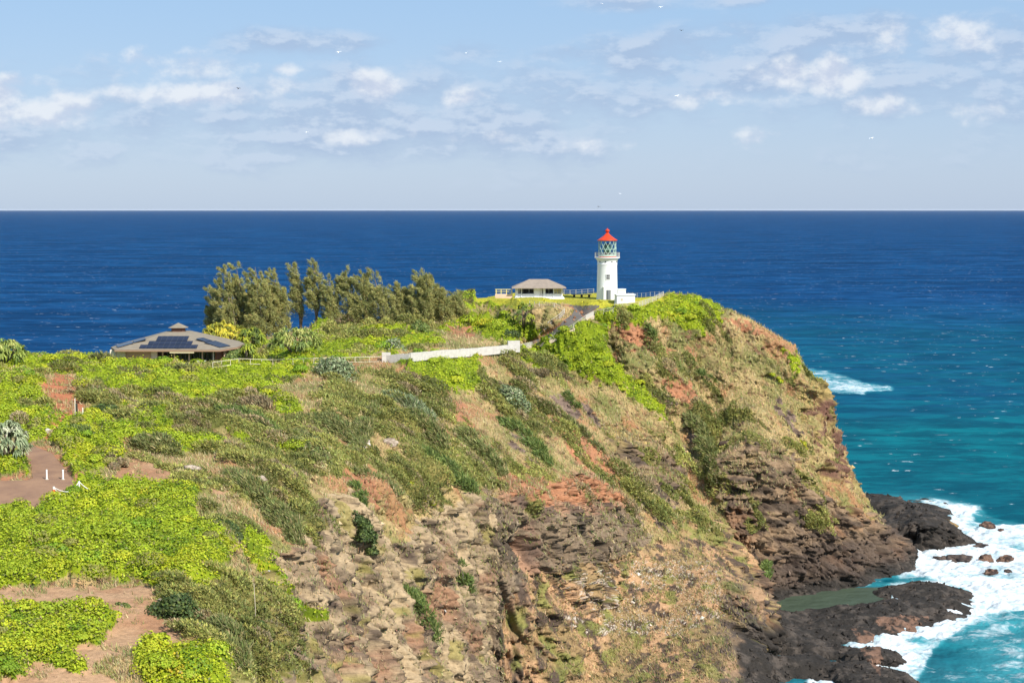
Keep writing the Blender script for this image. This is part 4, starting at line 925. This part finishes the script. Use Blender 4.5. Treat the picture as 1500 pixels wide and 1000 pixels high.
pm = bpy.data.materials.new('solar_cells'); pm.use_nodes = True; nt = pm.node_tree; b_ = nt.nodes['Principled BSDF']
t_ = N(nt, 'ShaderNodeTexCoord'); br = N(nt, 'ShaderNodeTexBrick', offset=0.0, squash=1.0); nt.links.new(t_.outputs['Object'], br.inputs['Vector'])
br.inputs['Scale'].default_value = 1.0; br.inputs['Brick Width'].default_value = 1.0; br.inputs['Row Height'].default_value = 1.65; br.inputs['Mortar Size'].default_value = .03
br.inputs['Color1'].default_value = (.010, .012, .028, 1); br.inputs['Color2'].default_value = (.014, .016, .036, 1); br.inputs['Mortar'].default_value = (.05, .05, .055, 1)
nt.links.new(br.outputs[0], b_.inputs['Base Color']); b_.inputs['Roughness'].default_value = .25; b_.inputs['Specular IOR Level'].default_value = .3

# ------------------------------------------------------------------ lighthouse
LX, LY = 21.15, 358.0; LZ = 53.95
lh = root('lighthouse', (LX, LY, LZ), 'white round lighthouse tower with a red lantern roof on the lawn', 'lighthouse')
TH = 9.25
MB().lathe([(2.44, -.6), (2.44, .0), (2.38, .25), (2.33, .6), (2.18, 7.7), (2.19, 7.75), (2.25, 7.8), (2.25, 7.92), (2.19, 8.0), (2.22, 8.6), (2.38, 8.95), (2.58, 9.15), (2.58, TH)], 48).build('tower', M_WHITE, lh, True)
g = MB().lathe([(2.5, TH - .02), (2.80, TH + .02), (2.82, TH + .22), (2.2, TH + .24)], 48).build('gallery', M_WHITE, lh)
m = MB()
for i in range(24):
    a = 2 * math.pi * i / 24; m.tube([(2.72 * math.cos(a), 2.72 * math.sin(a), TH + .2), (2.72 * math.cos(a), 2.72 * math.sin(a), TH + 1.25)], .035, 5)
for zz in (.55, .9, 1.25):
    for i in range(48):
        a, b = 2 * math.pi * i / 48, 2 * math.pi * (i + 1) / 48; m.tube([(2.72 * math.cos(a), 2.72 * math.sin(a), TH + zz), (2.72 * math.cos(b), 2.72 * math.sin(b), TH + zz)], .03, 4)
m.build('railing', M_RAIL, g)
MB().lathe([(2.02, TH + .22), (2.02, TH + .42)], 40).build('lantern_base', M_RED, lh)
m = MB(); LH = 3.5; L0 = TH + .42
def helix(s0, h0, h1, turn, R=1.95, k=5):
    return [(R * math.cos(s0 + turn * i / k), R * math.sin(s0 + turn * i / k), L0 + h0 + (h1 - h0) * i / k) for i in range(k + 1)]
for i in range(12):
    a = 2 * math.pi * i / 12; m.tube(helix(a, .3, LH, .9), .055, 4); m.tube(helix(a, .3, LH, -.9), .055, 4)
m.lathe([(1.99, L0), (1.99, L0 + .32), (1.92, L0 + .32), (1.92, L0)], 36, cap=False); m.lathe([(1.99, L0 + LH - .12), (1.99, L0 + LH), (1.9, L0 + LH), (1.9, L0 + LH - .12)], 36, cap=False)
m.lathe([(1.98, L0 + 1.5), (1.98, L0 + 1.58), (1.92, L0 + 1.58), (1.92, L0 + 1.5)], 36, cap=False)
m.build('lantern_frame', M_GREENP, lh)
MB().lathe([(1.88, L0 + .3), (1.88, L0 + LH - .1)], 36, cap=False).build('lantern_glazing', gm, lh, True)
MB().lathe([(.5, L0), (.5, L0 + .5), (.72, L0 + .7), (.95, L0 + 1.4), (.72, L0 + 2.4), (.3, L0 + 2.8)], 20).build('lens', mat_basic('lens_glass', srgb(112, 158, 130, .6), .15, .3, 6, spec=.6), lh, True)
RZ = L0 + LH
rf = MB().lathe([(1.9, RZ - .02), (2.24, RZ - .06), (2.26, RZ + .06), (1.98, RZ + .22), (1.5, RZ + .55), (.95, RZ + .95), (.6, RZ + 1.28), (.42, RZ + 1.48), (.30, RZ + 1.65)], 36).build('lantern_roof', M_RED, lh, True)
MB().lathe([(.30, RZ + 1.6), (.24, RZ + 1.78), (.28, RZ + 1.84), (.44, RZ + 1.98), (.50, RZ + 2.16), (.40, RZ + 2.36), (.16, RZ + 2.48), (.05, RZ + 2.54), (.03, RZ + 2.8)], 20).build('ventilator_ball', M_RED, rf, True)
for i in range(10):      # little round ports under the gallery
    a = 2 * math.pi * i / 10 + .1; r_ = 2.27; o = MB().lathe([(.14, 0), (.14, .05)], 12).build('port', M_DARK, lh)
    o.location = (r_ * math.cos(a), r_ * math.sin(a), 8.5); o.rotation_euler = (0, math.pi / 2, a)
dirc = math.atan2(-LY, -LX) + math.radians(5)            # face turned to the lookout
def on_tower(name, w, h, d, z, mat, r, parent, off=0.0):
    o = MB().box((0, 0, 0), (d, w, h)).build(name, mat, parent); a = dirc + off
    o.location = (r * math.cos(a), r * math.sin(a), z); o.rotation_euler = (0, 0, a); return o
for i, zz in enumerate((5.15,)):
    w = on_tower('window', .72, 1.05, .10, zz, M_DARK, 2.23, lh)
    for (yy_, zz_, a_, b2) in ((0, 0, .06, 1.1), (0, 0, .78, .06), (0, .56, .95, .10), (0, -.56, .95, .12), (.40, 0, .08, 1.1), (-.40, 0, .08, 1.1)):
        MB().box((.06, yy_, zz_), (.08, a_, b2)).build('window_frame', M_WHITE, w)
po = on_tower('portal', 2.0, 2.95, .55, 1.45, M_WHITE, 2.45, lh)
MB().box((.03, 0, 1.56), (.66, 2.35, .16)).poly([(-.2, -1.15, 1.64), (.33, -1.15, 1.64), (.33, 1.15, 1.64), (-.2, 1.15, 1.64), (-.2, 0, 1.95), (.33, 0, 1.95)], ((0, 1, 5, 4), (3, 4, 5, 2), (1, 2, 5), (0, 4, 3), (0, 3, 2, 1))).build('pediment', M_WHITE, po)
dr = MB().box((.29, .08, -.30), (.06, .98, 2.3)).build('door', M_DOOR, po)
MB().box((.33, -.16, -.30), (.03, .30, 2.1)).build('door_leaf', mat_basic('door_leaf_shaded', srgb(84, 88, 94), .6), dr)
MB().box((.0, 0, -1.5), (1.4, 2.6, .22)).build('step', M_CONC, po)
# flat-roofed annex
ax0, ay0 = pix(916, 449, 53.3); az = min(gz(ax0 - 2, ay0 + 1), gz(ax0 + 2, ay0 + 1)) - .3
an = root('annex', (ax0, ay0 + 2.2, az), 'small white flat-roofed block in front of the lighthouse, at its right foot', 'outbuilding', rz=.1)
hh = 54.0 + 1.75 - az
MB().box((0, 0, hh / 2), (3.9, 3.4, hh)).build('wall', M_WHITE, an); MB().box((0, 0, hh + .08), (4.25, 3.75, .16)).build('roof', M_WHITE, an)
MB().box((-.9, -1.72, hh - .95), (.5, .04, .5)).build('vent', M_CONC, an)
st_ = root('small_shed', (LX + 3.3, LY + .8, 53.9), 'tiny white lean-to between the tower and the flat-roofed block', 'shed')
MB().box((0, 0, 1.15), (1.7, 1.6, 2.3)).build('wall', M_WHITE, st_); MB().box((0, 0, 2.36), (1.9, 1.8, .12)).build('roof', M_WHITE, st_)

# ------------------------------------------------------------------ white house with hip roof
HX, HY = from_pixel(789.5, 438, 360)[:2]; HZ = 54.25
ho = root('white_house', (HX, HY + 3.4, HZ), 'low white house with grey hip roof left of the lighthouse', 'house')
def hip(m, w, d, z0, z1, rw, over=.0, t=.14):
    a, b = w / 2 + over, d / 2 + over
    pts = [(-a, -b, z0), (a, -b, z0), (a, b, z0), (-a, b, z0), (-rw / 2, 0, z1), (rw / 2, 0, z1)]
    m.poly(pts, ((0, 1, 5, 4), (1, 2, 5), (2, 3, 4, 5), (3, 0, 4)))
    m.poly([(x, y, z0 - t) for x, y, _ in pts[:4]] + pts[:4], ((0, 3, 2, 1), (0, 1, 5, 4), (1, 2, 6, 5), (2, 3, 7, 6), (3, 0, 4, 7)))
    return m
hw = MB().box((0, 1.0, 1.1), (10.6, 4.6, 2.2)).box((-5.0, -1.9, 1.1), (.6, 1.2, 2.2)).box((5.15, -1.9, 1.1), (.3, 1.2, 2.2)).box((0, -2.3, .42), (10.2, .2, .84)).box((0, 0, -.2), (11.4, 7.0, .35))
hw.box((-.35, -1.85, 1.1), (1.5, 1.3, 2.2)).box((1.2, -1.85, 1.1), (.5, 1.3, 2.2)).build('wall', M_WHITE, ho)
hip(MB(), 10.9, 6.6, 2.22, 4.05, 4.2, .65).build('roof', M_SHINGLE, ho)
for x0, w_ in ((-3.6, 1.1), (-2.2, 1.9), (2.25, 1.9)):
    wi = MB().box((x0, -1.32, 1.52), (w_, .06, 1.15)).build('window', M_DARK, ho)
    MB().box((x0, -1.36, 1.52), (.06, .03, 1.1)).box((x0, -1.36, .92), (w_ + .15, .06, .08)).build('window_frame', M_WHITE, wi)
yf = MB(); [yf.box((3.55 + i * .62, -2.36, 1.45), (.08, .08, 1.3)) for i in range(4)]; [yf.box((4.48, -2.36, .9 + i * .4), (1.9, .07, .08)) for i in range(4)]
yf.build('trellis', M_YEL, ho); MB().box((.45, -2.51, 1.0), (.62, .04, 1.9)).build('door', mat_basic('pale_door', srgb(205, 200, 198), .6), ho)
for x_ in (-5.0, -3.9, 3.3, 5.15): MB().box((x_, -2.52, 1.1), (.16, .16, 2.2)).build('pillar', M_WHITE, ho)
# wooden stand beside the house
SX, SY = from_pixel(738, 437, 361)[:2]; sdk = root('viewing_platform', (SX, SY, 53.2), 'pinkish low platform with cream wooden rail frames left of the white house', 'platform')
MB().box((0, 1.2, .9), (3.9, 2.6, 1.8)).build('base', mat_basic('pink_concrete', srgb(214, 186, 164), .9, .15, 1), sdk)
for x_ in (-1.7, -.6, .6, 1.8): MB().box((x_, 0, 2.35), (.14, .14, 1.15)).build('post', M_YEL, sdk)
MB().box((0, 0, 2.9), (3.9, .16, .12)).box((0, 0, 2.4), (3.9, .08, .10)).build('rail', M_YEL, sdk)

# ------------------------------------------------------------------ visitor building
VX_, VY_ = from_pixel(262, 520, 300)[:2]; VZ_ = 45.55
vc = root('visitor_building', (VX_, VY_, VZ_), 'wide brown visitor building with cupola and solar panels on its hip roof', 'building')
def octo(w, d, cx_, cy_, z): a, b = w / 2, d / 2; return [(-a + cx_, -b, z), (a - cx_, -b, z), (a, -b + cy_, z), (a, b - cy_, z), (a - cx_, b, z), (-a + cx_, b, z), (-a, b - cy_, z), (-a, -b + cy_, z)]
EZ = 3.15; RT = 5.75
lo_ = octo(23.4, 20, 2.2, 6.2, EZ); hi_ = octo(4.6, 4.2, .5, 1.2, RT); und = octo(23.4, 20, 2.2, 6.2, EZ - .32)
rfo = MB().poly(lo_ + hi_, [(i, (i + 1) % 8, 8 + (i + 1) % 8, 8 + i) for i in range(8)] + [tuple(range(8, 16))]).build('roof', M_SHINGLE2, vc)
MB().poly([(x * 1.004, y * 1.004, z) for x, y, z in und + [(a, b, c + .0) for a, b, c in octo(23.4, 20, 2.2, 6.2, EZ - .02)]], [(i, (i + 1) % 8, 8 + (i + 1) % 8, 8 + i) for i in range(8)] + [tuple(range(8))[::-1]]).build('eaves', M_EAVE, vc)
MB().poly(octo(2.4, 2.2, .3, .5, RT - .05) + octo(2.4, 2.2, .3, .5, RT + .75), [(i, (i + 1) % 8, 8 + (i + 1) % 8, 8 + i) for i in range(8)]).build('cupola', mat_basic('cupola_wood', srgb(120, 84, 70), .8), vc)
MB().poly(octo(3.6, 3.2, .5, .9, RT + .72) + [(0, 0, RT + 1.62)], [(i, (i + 1) % 8, 8) for i in range(8)] + [tuple(range(8))[::-1]]).build('cupola_roof', M_SHINGLE2, vc)
# panels lie on the roof facets
def facet_quad(i, u0, u1, v0, v1, name, off=.09):
    A, B = np.array(lo_[i]), np.array(lo_[(i + 1) % 8]); D, Cq = np.array(hi_[i]), np.array(hi_[(i + 1) % 8])
    n = unit(np.cross(B - A, D - A)); ex = unit(B - A); ey = np.cross(n, ex); W_ = np.linalg.norm(B - A); Hh = np.dot(D - A, ey)
    o_ = (A + B) / 2 + n * off; pts = []
    for dz_ in (0, .05):
        for (u, v) in ((u0, v0), (u1, v0), (u1, v1), (u0, v1)): pts.append(tuple(o_ + ex * u * W_ + ey * v * Hh + n * dz_))
    return MB().poly(pts, ((4, 5, 6, 7), (0, 1, 5, 4), (1, 2, 6, 5), (2, 3, 7, 6), (3, 0, 4, 7))).build(name, pm, vc)
facet_quad(0, -.275, .275, .06, .25, 'solar_panel'); facet_quad(0, -.21, .21, .27, .46, 'solar_panel'); facet_quad(0, -.15, .15, .48, .74, 'solar_panel')
facet_quad(1, -.30, .30, .08, .40, 'solar_panel'); facet_quad(1, -.20, .20, .42, .62, 'solar_panel')
facet_quad(7, -.32, .30, .08, .36, 'solar_panel'); facet_quad(7, -.24, .24, .38, .60, 'solar_panel')
w = MB().box((-6.1, -7.3, 1.4), (7.6, .3, 2.8)).box((-9.8, -3.2, 1.4), (.3, 8.6, 2.8)).box((9.8, -1.5, 1.4), (.3, 11, 2.8)).box((0, 5.0, 1.4), (19.5, .3, 2.8)).box((0, 0, -.2), (23, 19, .5)).build('wall', M_PINK, vc)
for bx_, dx_ in (((-8.9, -7.62, 1.4), (1.5, .3, 2.9)), ((-2.9, -7.62, 1.4), (1.1, .3, 2.9)), ((-10.6, -6.2, 1.4), (1.2, 1.0, 2.9))): MB().box(bx_, dx_).build('buttress', M_LIGHTP, vc)
MB().box((9.2, -6.4, 1.4), (2.6, .3, 2.8), .75).build('side_wall', mat_basic('brown_plaster', srgb(150, 112, 92), .85, .15, 1), vc)
for x_ in (-1.2, .9, 3.6, 6.0, 8.0): MB().box((x_, -8.3, 1.4), (.22, .22, 2.8)).build('post', M_PINK if x_ != 8.0 else M_LIGHTP, vc)
gl_ = mat_basic('window_glass', (.03, .05, .055), .08, spec=.6)
for x_, w_ in ((-.2, 1.9), (2.2, 2.4), (4.8, 2.2), (7.0, 1.8)):
    d_ = MB().box((x_, -4.6, 1.3), (w_, .08, 2.4)).build('glass_door', gl_, vc); MB().box((x_, -4.68, 1.3), (.08, .06, 2.4)).box((x_ - w_ / 2, -4.68, 1.3), (.08, .06, 2.4)).build('door_frame', M_DOOR, d_)
MB().box((2.6, -9.9, 2.72), (4.4, .14, .34)).build('sign_board', mat_basic('sign_board_paint', srgb(214, 200, 160), .8), vc)
for k_, (x_, c_) in enumerate(((5.3, 'white plastic chair standing left under the porch of the visitor building'), (6.6, 'white plastic chair standing right under the porch of the visitor building'))):
    ch = root('chair', (VX_ + x_, VY_ - 9.2, 45.65), c_, 'chair', rz=.4 * k_)
    MB().box((0, 0, .45), (.5, .5, .05)).build('seat', M_WHITE, ch); MB().box((0, .24, .75), (.5, .05, .6)).build('backrest', M_WHITE, ch)
    for sx in (-.2, .2):
        for sy in (-.2, .2): MB().box((sx, sy, .22), (.05, .05, .44)).build('leg', M_WHITE, ch)

# ------------------------------------------------------------------ surfaced ways, walls, fences
def drape(name, poly_px, Zg, mat, lift=.05, step=.5):
    """surfaced way following the graded ground"""
    m = inpoly(PX, PY, poly_px) & vis
    sel = m.ravel()[FQ].all(1); F = FQ[sel]; u, inv = np.unique(F.ravel(), return_inverse=True)
    V_ = P3[u].copy(); V_[:, 2] += lift
    return tag(np_mesh(name, V_, inv.reshape(-1, 4), mat), kind='structure')
drape('road', ROAD_PX, 50, M_ASPH2); drape('path', PATH_PX, 43, M_ASPH)
def groundline(pts, n=3):
    P = [np.array(at(*p)) for p in pts]; out_ = []
    for a, b in zip(P[:-1], P[1:]):
        k = max(1, int(np.linalg.norm((b - a)[:2]) / n))
        for i in range(k): out_.append(a + (b - a) * i / k)
    out_.append(P[-1]); return out_
def ribbon_wall(name, P, h, th, mat, parent=None, ragged=0, base=-.4):
    m = MB(); rs = random.Random(5)
    for i, (a, b) in enumerate(zip(P[:-1], P[1:])):
        d = unit(b - a); nn = np.array([-d[1], d[0], 0]) * th / 2; ha = h + ragged * rs.uniform(-1, 1); hb = ha + ragged * .3 * rs.uniform(-1, 1)
        e = d * .004
        pts = [a - nn + (0, 0, base), b - e - nn + (0, 0, base), b - e + nn + (0, 0, base), a + nn + (0, 0, base), a - nn + (0, 0, ha), b - e - nn + (0, 0, hb), b - e + nn + (0, 0, hb), a + nn + (0, 0, ha)]
        m.poly(pts, ((0, 3, 2, 1), (4, 5, 6, 7), (0, 1, 5, 4), (1, 2, 6, 5), (2, 3, 7, 6), (3, 0, 4, 7)))
    return m.build(name, mat, parent)
def wall_thing(name, pts, h, th, mat, label, cat, ragged=0, n=1.2):
    P = groundline(pts, n); o = root(name, tuple(P[0]), label, cat); Q = [p - P[0] for p in P]
    ribbon_wall('masonry', Q, h, th, mat, o, ragged); return o, P
A0, B0 = at(564, 531), at(752, 514)
wo, P = wall_thing('stone_wall', [(564, 530), (600, 527), (640, 523), (700, 518), (751, 513.5)], 1.15, .45, M_WALLW, 'long whitewashed stone wall with uneven top along the cliff edge', 'wall', .05)
MB().box((.2, 0, .7), (1.6, .7, 2.0), .12).box(tuple(np.array(B0) - np.array(P[0]) + (0, 0, .8)), (2.4, .6, 2.2), .3).build('end_pier', M_WALLW, wo)
pl_ = at(577, 529); MB().box(tuple(np.array(pl_) - np.array(P[0]) + (0, -.32, .78)), (.8, .06, .32), .1).build('drain_opening', M_DARK, wo)
wall_thing('retaining_wall', [(754, 514), (780, 509), (806, 501), (840, 484), (859, 469), (870, 464)], .3, .4, mat_basic('pinkish_kerb_wall', srgb(214, 194, 168), .9, .2, 1.2), 'low pinkish kerb wall along the outer side of the road', 'wall')
def fence(pts, h, label, gap=1.6, mat=M_RAIL, rails=(.45, .95), mesh_=False, pw=.09, up=0, group=None, rw=.032):
    P = groundline(pts, gap); o = root('fence', tuple(P[0]), label, 'fence', group); m = MB()
    for z in rails:
        for a, b in zip(P[:-1], P[1:]): m.tube([tuple(a - P[0] + (0, 0, z * h + up)), tuple(b - P[0] + (0, 0, z * h + up))], rw, 4)
    m.build('rail', mat, o); pm_ = MB().box((0, 0, h / 2), (pw, pw, h)).mesh('post', mat)
    for p in P[:100]:
        q = bpy.data.objects.new('post', pm_); link(q, o); q.location = tuple(p - P[0] + (0, 0, up - .1))
    if mesh_:
        for a, b in list(zip(P[:-1], P[1:]))[:100]:
            nk = 7; k = MB()
            for i in range(1, nk):
                c = a + (b - a) * i / nk - P[0]; k.box((c[0], c[1], c[2] + h * .45 + up), (.035, .025, h * .9))
            k.tube([tuple(a - P[0] + (0, 0, .12 + up)), tuple(b - P[0] + (0, 0, .12 + up))], .03, 4).build('panel', mat, o)
    return o
fence([(756, 514), (780, 508.5), (806, 500.5), (840, 483.5), (859, 468.5), (870, 463), (898, 458)], 1.1, 'white picket fence on the outer edge of the road up to the lighthouse', 1.5, mesh_=True, up=.1)
fence([(900, 452), (936, 449.5), (950, 444), (962, 439), (972, 435)], 1.1, 'white rail fence climbing from the flat-roofed block to the right brow', 1.5, mesh_=True)
fence([(790, 489), (804, 479), (820, 468), (827, 460)], 1.15, 'white picket fence on the inner side of the road bend', 1.4, mesh_=True)
fence([(827, 458), (812, 451), (790, 449), (776, 447)], 1.0, 'pale rail fence edging the dirt patch below the white house', 1.8)
fence([(312, 538), (350, 535), (400, 533.5), (460, 532), (520, 531), (562, 530)], 1.1, 'grey-white pipe fence between the visitor building and the white wall', 2.6, mat=mat_basic('weathered_rail', srgb(205, 196, 170), .8), rails=(.9, .1), rw=.06)
def back_fence(x0, y0, x1, y1, label, gap=1.3):
    n = int(math.hypot(x1 - x0, y1 - y0) / gap); o = root('fence', (x0, y0, gz(x0, y0)), label, 'fence'); m = MB(); zs_ = [gz(x0 + (x1 - x0) * i / n, y0 + (y1 - y0) * i / n) for i in range(n + 1)]
    pm_ = MB().box((0, 0, .55), (.075, .075, 1.1)).mesh('post', M_RAIL); prev = None
    for i in range(n + 1):
        p = ((x1 - x0) * i / n, (y1 - y0) * i / n, zs_[i] - zs_[0]); q = bpy.data.objects.new('post', pm_); link(q, o); q.location = p
        if prev:
            for z in (.5, 1.02): m.tube([(prev[0], prev[1], prev[2] + z), (p[0], p[1], p[2] + z)], .027, 4)
        prev = p
    m.build('rail', M_RAIL, o)
back_fence(6.5, 371.5, 19, 374, 'white post-and-rail fence behind the lawn, between house and lighthouse')
back_fence(24, 372, 34, 361, 'white post-and-rail fence behind the lawn, right of the lighthouse')
tk = root('stone_table', from_pixel(852, 436, 366)[:2] + (53.95,), 'low dark table-like slab on the lawn left of the lighthouse', 'table')
MB().box((0, 0, .75), (4.6, 1.2, .14)).build('table_top', mat_basic('slab', srgb(150, 140, 125), .8), tk)
for x_ in (-1.7, 0, 1.7): MB().box((x_, 0, .35), (.5, .5, .7)).build('leg', mat_basic('dark_support', srgb(70, 66, 58), .8), tk)

# bollards, chain posts, boards
for px, lab in ((69, 'left one of the two white bollards on the asphalt path'), (92, 'right one of the two white bollards on the asphalt path')):
    p = at(px, 702.5); bo = root('bollard', (p.x, p.y, p.z + .04), lab, 'bollard', 'white bollards on the path')
    MB().lathe([(.095, 0), (.095, 1.12), (.07, 1.17)], 12).build('post', M_WHITE, bo); MB().lathe([(.22, 0), (.22, .06)], 12).build('base', M_CONC, bo)
p = at(79.5, 730); c1 = root('barrier_post', (p.x, p.y, p.z), 'orange barrier post with white cap at the path edge', 'post')
MB().lathe([(.17, 0), (.15, .95)], 12).build('post', M_ORANGE, c1); MB().lathe([(.12, .95), (.12, 1.25)], 10).build('cap', M_ROPE, c1)
p2 = at(116, 718); c2 = root('barrier_post', (p2.x, p2.y, p2.z), 'white barrier post at the corner of the path by the orange dirt', 'post')
MB().lathe([(.10, 0), (.09, 1.15)], 10).build('post', M_ROPE, c2)
def chain(a, b, sag, label):
    a, b = Vector(a), Vector(b); o = root('barrier_chain', tuple(a), label, 'chain', None); m = MB()
    m.tube([tuple((b - a) * t + Vector((0, 0, -sag * 4 * t * (1 - t)))) for t in np.linspace(0, 1, 9)], .045, 5); m.build('chain', M_ROPE, o)
T1 = p + Vector((0, 0, 1.2)); T2 = p2 + Vector((0, 0, 1.1)); e1 = at(100, 727); e2 = at(130, 719)
chain(T1, e1 + Vector((0, 0, .5)), .15, 'upper white chain hanging right from the orange barrier post'); chain(T1, at(92, 729) + Vector((0, 0, .25)), .2, 'lower white chain hanging from the orange barrier post')
chain(T2, at(107, 721) + Vector((0, 0, .2)), .1, 'white chain dropping left from the corner barrier post'); chain(T2, e2 + Vector((0, 0, .3)), .1, 'white chain dropping right from the corner barrier post')
p = at(112, 607); sg = root('sign_post', tuple(p), 'tall thin sign post with dark narrow board on the red dirt track', 'sign')
MB().box((-.12, 0, 1.15), (.09, .09, 2.3)).build('post', M_LIGHTP, sg); MB().box((.08, 0, .85), (.28, .06, 1.5)).build('board', mat_basic('dark_board', srgb(66, 66, 56), .7), sg)
p = at(122, 607); sg = root('marker_post', tuple(p), 'short pale marker post right of the tall sign post', 'post'); MB().lathe([(.09, 0), (.08, 1.0), (.03, 1.05)], 8).build('post', M_LIGHTP, sg)
p = at(106, 604); sg = root('marker_post', tuple(p), 'thin faint pole left of the tall sign post', 'post'); MB().lathe([(.05, 0), (.05, 1.9), (.03, 1.95)], 8).build('post', M_WOOD, sg)

# ------------------------------------------------------------------ boulders and wave-washed rocks
def boulder(x, y, z, sx, sy, sz, label, tint, seed, name='boulder', cat='rock'):
    import bmesh
    bm = bmesh.new(); bmesh.ops.create_icosphere(bm, subdivisions=4, radius=1); V = np.array([v.co[:] for v in bm.verts]); F = np.array([[v.index for v in f.verts] for f in bm.faces]); bm.free()
    n = fbm(V[:, 0] + seed * 7, V[:, 1], V[:, 2], .9, 4, seed) * .75 + fbm(V[:, 0] + seed * 7, V[:, 1], V[:, 2], .25, 3, seed + 1) * .22
    V = V * (1 + n)[:, None] * np.array([sx, sy, sz]); t = sstep(-.3, .3, fbm(V[:, 0], V[:, 1], V[:, 2], .8, 4, seed + 3))[:, None]
    c = np.array(tint[0]) * (1 - t) + np.array(tint[1]) * t
    o = np_mesh(name, V, F, M_GROUND, c, smooth=False); o.location = (x, y, z); tag(o, label, cat)
TB = (srgb(120, 94, 78), srgb(66, 54, 50)); TD = (srgb(52, 47, 46), srgb(92, 80, 72)); TW = (srgb(216, 206, 194), srgb(150, 130, 115))
for k, (px, py, wx_, wz, tint, lab) in enumerate((
 (1446, 779, 3.4, 1.5, TB, 'brown rock with a pointed top farthest out in the surf'), (1466, 783, 1.8, .9, TB, 'small brown rock just right of the pointed surf rock'),
 (1434, 806, 4.2, 1.0, TD, 'dark low rock in white water right of the lava point'), (1418, 802, 2.0, .7, TD, 'small dark rock awash right beside the lava point'),
 (1405, 826, 5.4, 1.0, TD, 'long dark rock with water streaming off, middle of the surf'), (1444, 828, 2.8, 1.2, TB, 'brown wet rock with small falls in the middle of the surf'),
 (1472, 828, 3.0, 1.3, TB, 'brown wet rock nearest the right edge of the surf'), (1450, 848, 2.8, 1.3, TB, 'brown wet rock lowest in the surf above the near shelf'),
 (1380, 825, 3.2, .8, TD, 'flat dark rock in foam beside the cliff foot'), (1362, 810, 2.6, .7, TD, 'flat dark rock in foam closest to the cliff foot'), (1475, 845, 1.6, .8, TD, 'small dark rock beside the lowest brown surf rock'),
 (1372, 795, 3.0, .8, TD, 'flat dark rock just under the tall lava point'))):
    x, y = pix(px, py, 0); boulder(x, y, -.1, wx_ * .55, wx_ * .5, wz, lab, tint, 20 + k, 'surf_rock')
for k, (px, py, s, lab) in enumerate(((528, 650, 1.7, 'whitish bare rock block in the middle of the shrubby slope'), (570, 648, 1.0, 'greyish rock right of the whitish block on the shrubby slope'), (282, 692, 1.2, 'pale broken rock below the olive shrubs left of centre'),
                                      (362, 672, .7, 'small pale rock on the slope between olive shrubs'), (383, 706, .7, 'small pale rock lower on the slope near the orange soil'), (237, 884, .5, 'small pale stone at the edge of the bare dirt patch'),
                                      (71, 633, .5, 'white stone beside the bottom of the red dirt track'))):
    p = at(px, py); boulder(p.x, p.y, p.z + .0, s, s * .7, s * .85, lab, TW if k in (0, 6) else (srgb(176, 160, 142), srgb(120, 102, 88)), 60 + k)

# ------------------------------------------------------------------ birds
M_BIRDW = mat_basic('white_feathers', (.82, .82, .82), .7); M_BIRDD = mat_basic('dark_feathers', (.05, .045, .045), .7)
BIRDS = [(496, 77, 8, 0, 'white bird gliding with spread wings, above the long cloud left of centre'), (349, 130, 7, 1, 'dark bird flying below the left cloud bank'), (683, 78, 6, 0, 'white bird flying over the small grey cloud right of centre top'),
         (732, 91, 6, 0, 'white bird lower right of the one over the small grey cloud'), (449, 194, 7, 0, 'white bird low over the sea haze left of centre'), (882, 6, 5, 0, 'small white bird at the very top edge of the sky'), (968, 11, 7, 0, 'white bird with dark tips near the top edge, right of the smallest'),
         (998, 45, 6, 1, 'dark bird high right of centre below the top edge pair'), (992, 141, 7, 0, 'white bird in front of the grey cloud right of centre'), (1277, 203, 8, 0, 'white bird low in the sky at the far right'),
         (877, 303, 5, 1, 'dark bird at the horizon above the lighthouse'), (908, 284, 4, 0, 'faint white bird just above the horizon right of the lighthouse')]
for k, (px, py, w_, dark, lab) in enumerate(BIRDS):
    Y_ = 250 if py < 250 else 330; x, y, z = from_pixel(px, py, Y_); sp = w_ / FPX * Y_ * 1.15; rs = random.Random(k)
    bd = root('bird', (x, y, z), lab, 'bird', rz=rs.uniform(-.6, .6)); bd.rotation_euler = (rs.uniform(.1, .5), rs.uniform(-.3, .3), rs.uniform(-.7, .7)); mt = M_BIRDD if dark else M_BIRDW
    L = sp * .62; m = MB(); m.tube([(0, L * .5, 0), (0, L * .36, .01), (0, L * .12, 0), (0, -L * .2, 0), (0, -L * .5, .01)], [.01 * sp, .05 * sp, .085 * sp, .055 * sp, .012 * sp], 8).build('body', mt, bd, True)
    for s_ in (-1, 1):
        a = [(s_ * .04 * sp, L * .2, .03), (s_ * .28 * sp, L * .30, .10 * sp), (s_ * .52 * sp, L * .05, .04 * sp), (s_ * .27 * sp, L * .10, .09 * sp), (s_ * .04 * sp, -L * .05, .02)]
        pts = a + [(x_, y_, z_ + .02) for x_, y_, z_ in a]; MB().poly(pts, ((0, 1, 3, 4), (1, 2, 3), (5, 9, 8, 6), (6, 8, 7), (0, 4, 9, 5), (0, 5, 6, 1), (1, 6, 7, 2), (2, 7, 8, 3), (3, 8, 9, 4))).build('wing', mt, bd)

# ------------------------------------------------------------------ sea air
hm = bpy.data.materials.new('haze_air'); hm.use_nodes = True; nt = hm.node_tree; nt.nodes.clear()
ho_ = N(nt, 'ShaderNodeOutputMaterial'); pv = N(nt, 'ShaderNodeVolumePrincipled'); nt.links.new(pv.outputs[0], ho_.inputs['Volume'])
pv.inputs['Color'].default_value = (.86, .92, 1, 1); pv.inputs['Density'].default_value = 3.5e-6; pv.inputs['Anisotropy'].default_value = 0.0
hb = MB().box((0, 0, 36), (330000, 330000, 90)).build('haze', hm); tag(hb, 'thin pale sea air fading the far water', kind='stuff')
SC.cycles.volume_bounces = 0
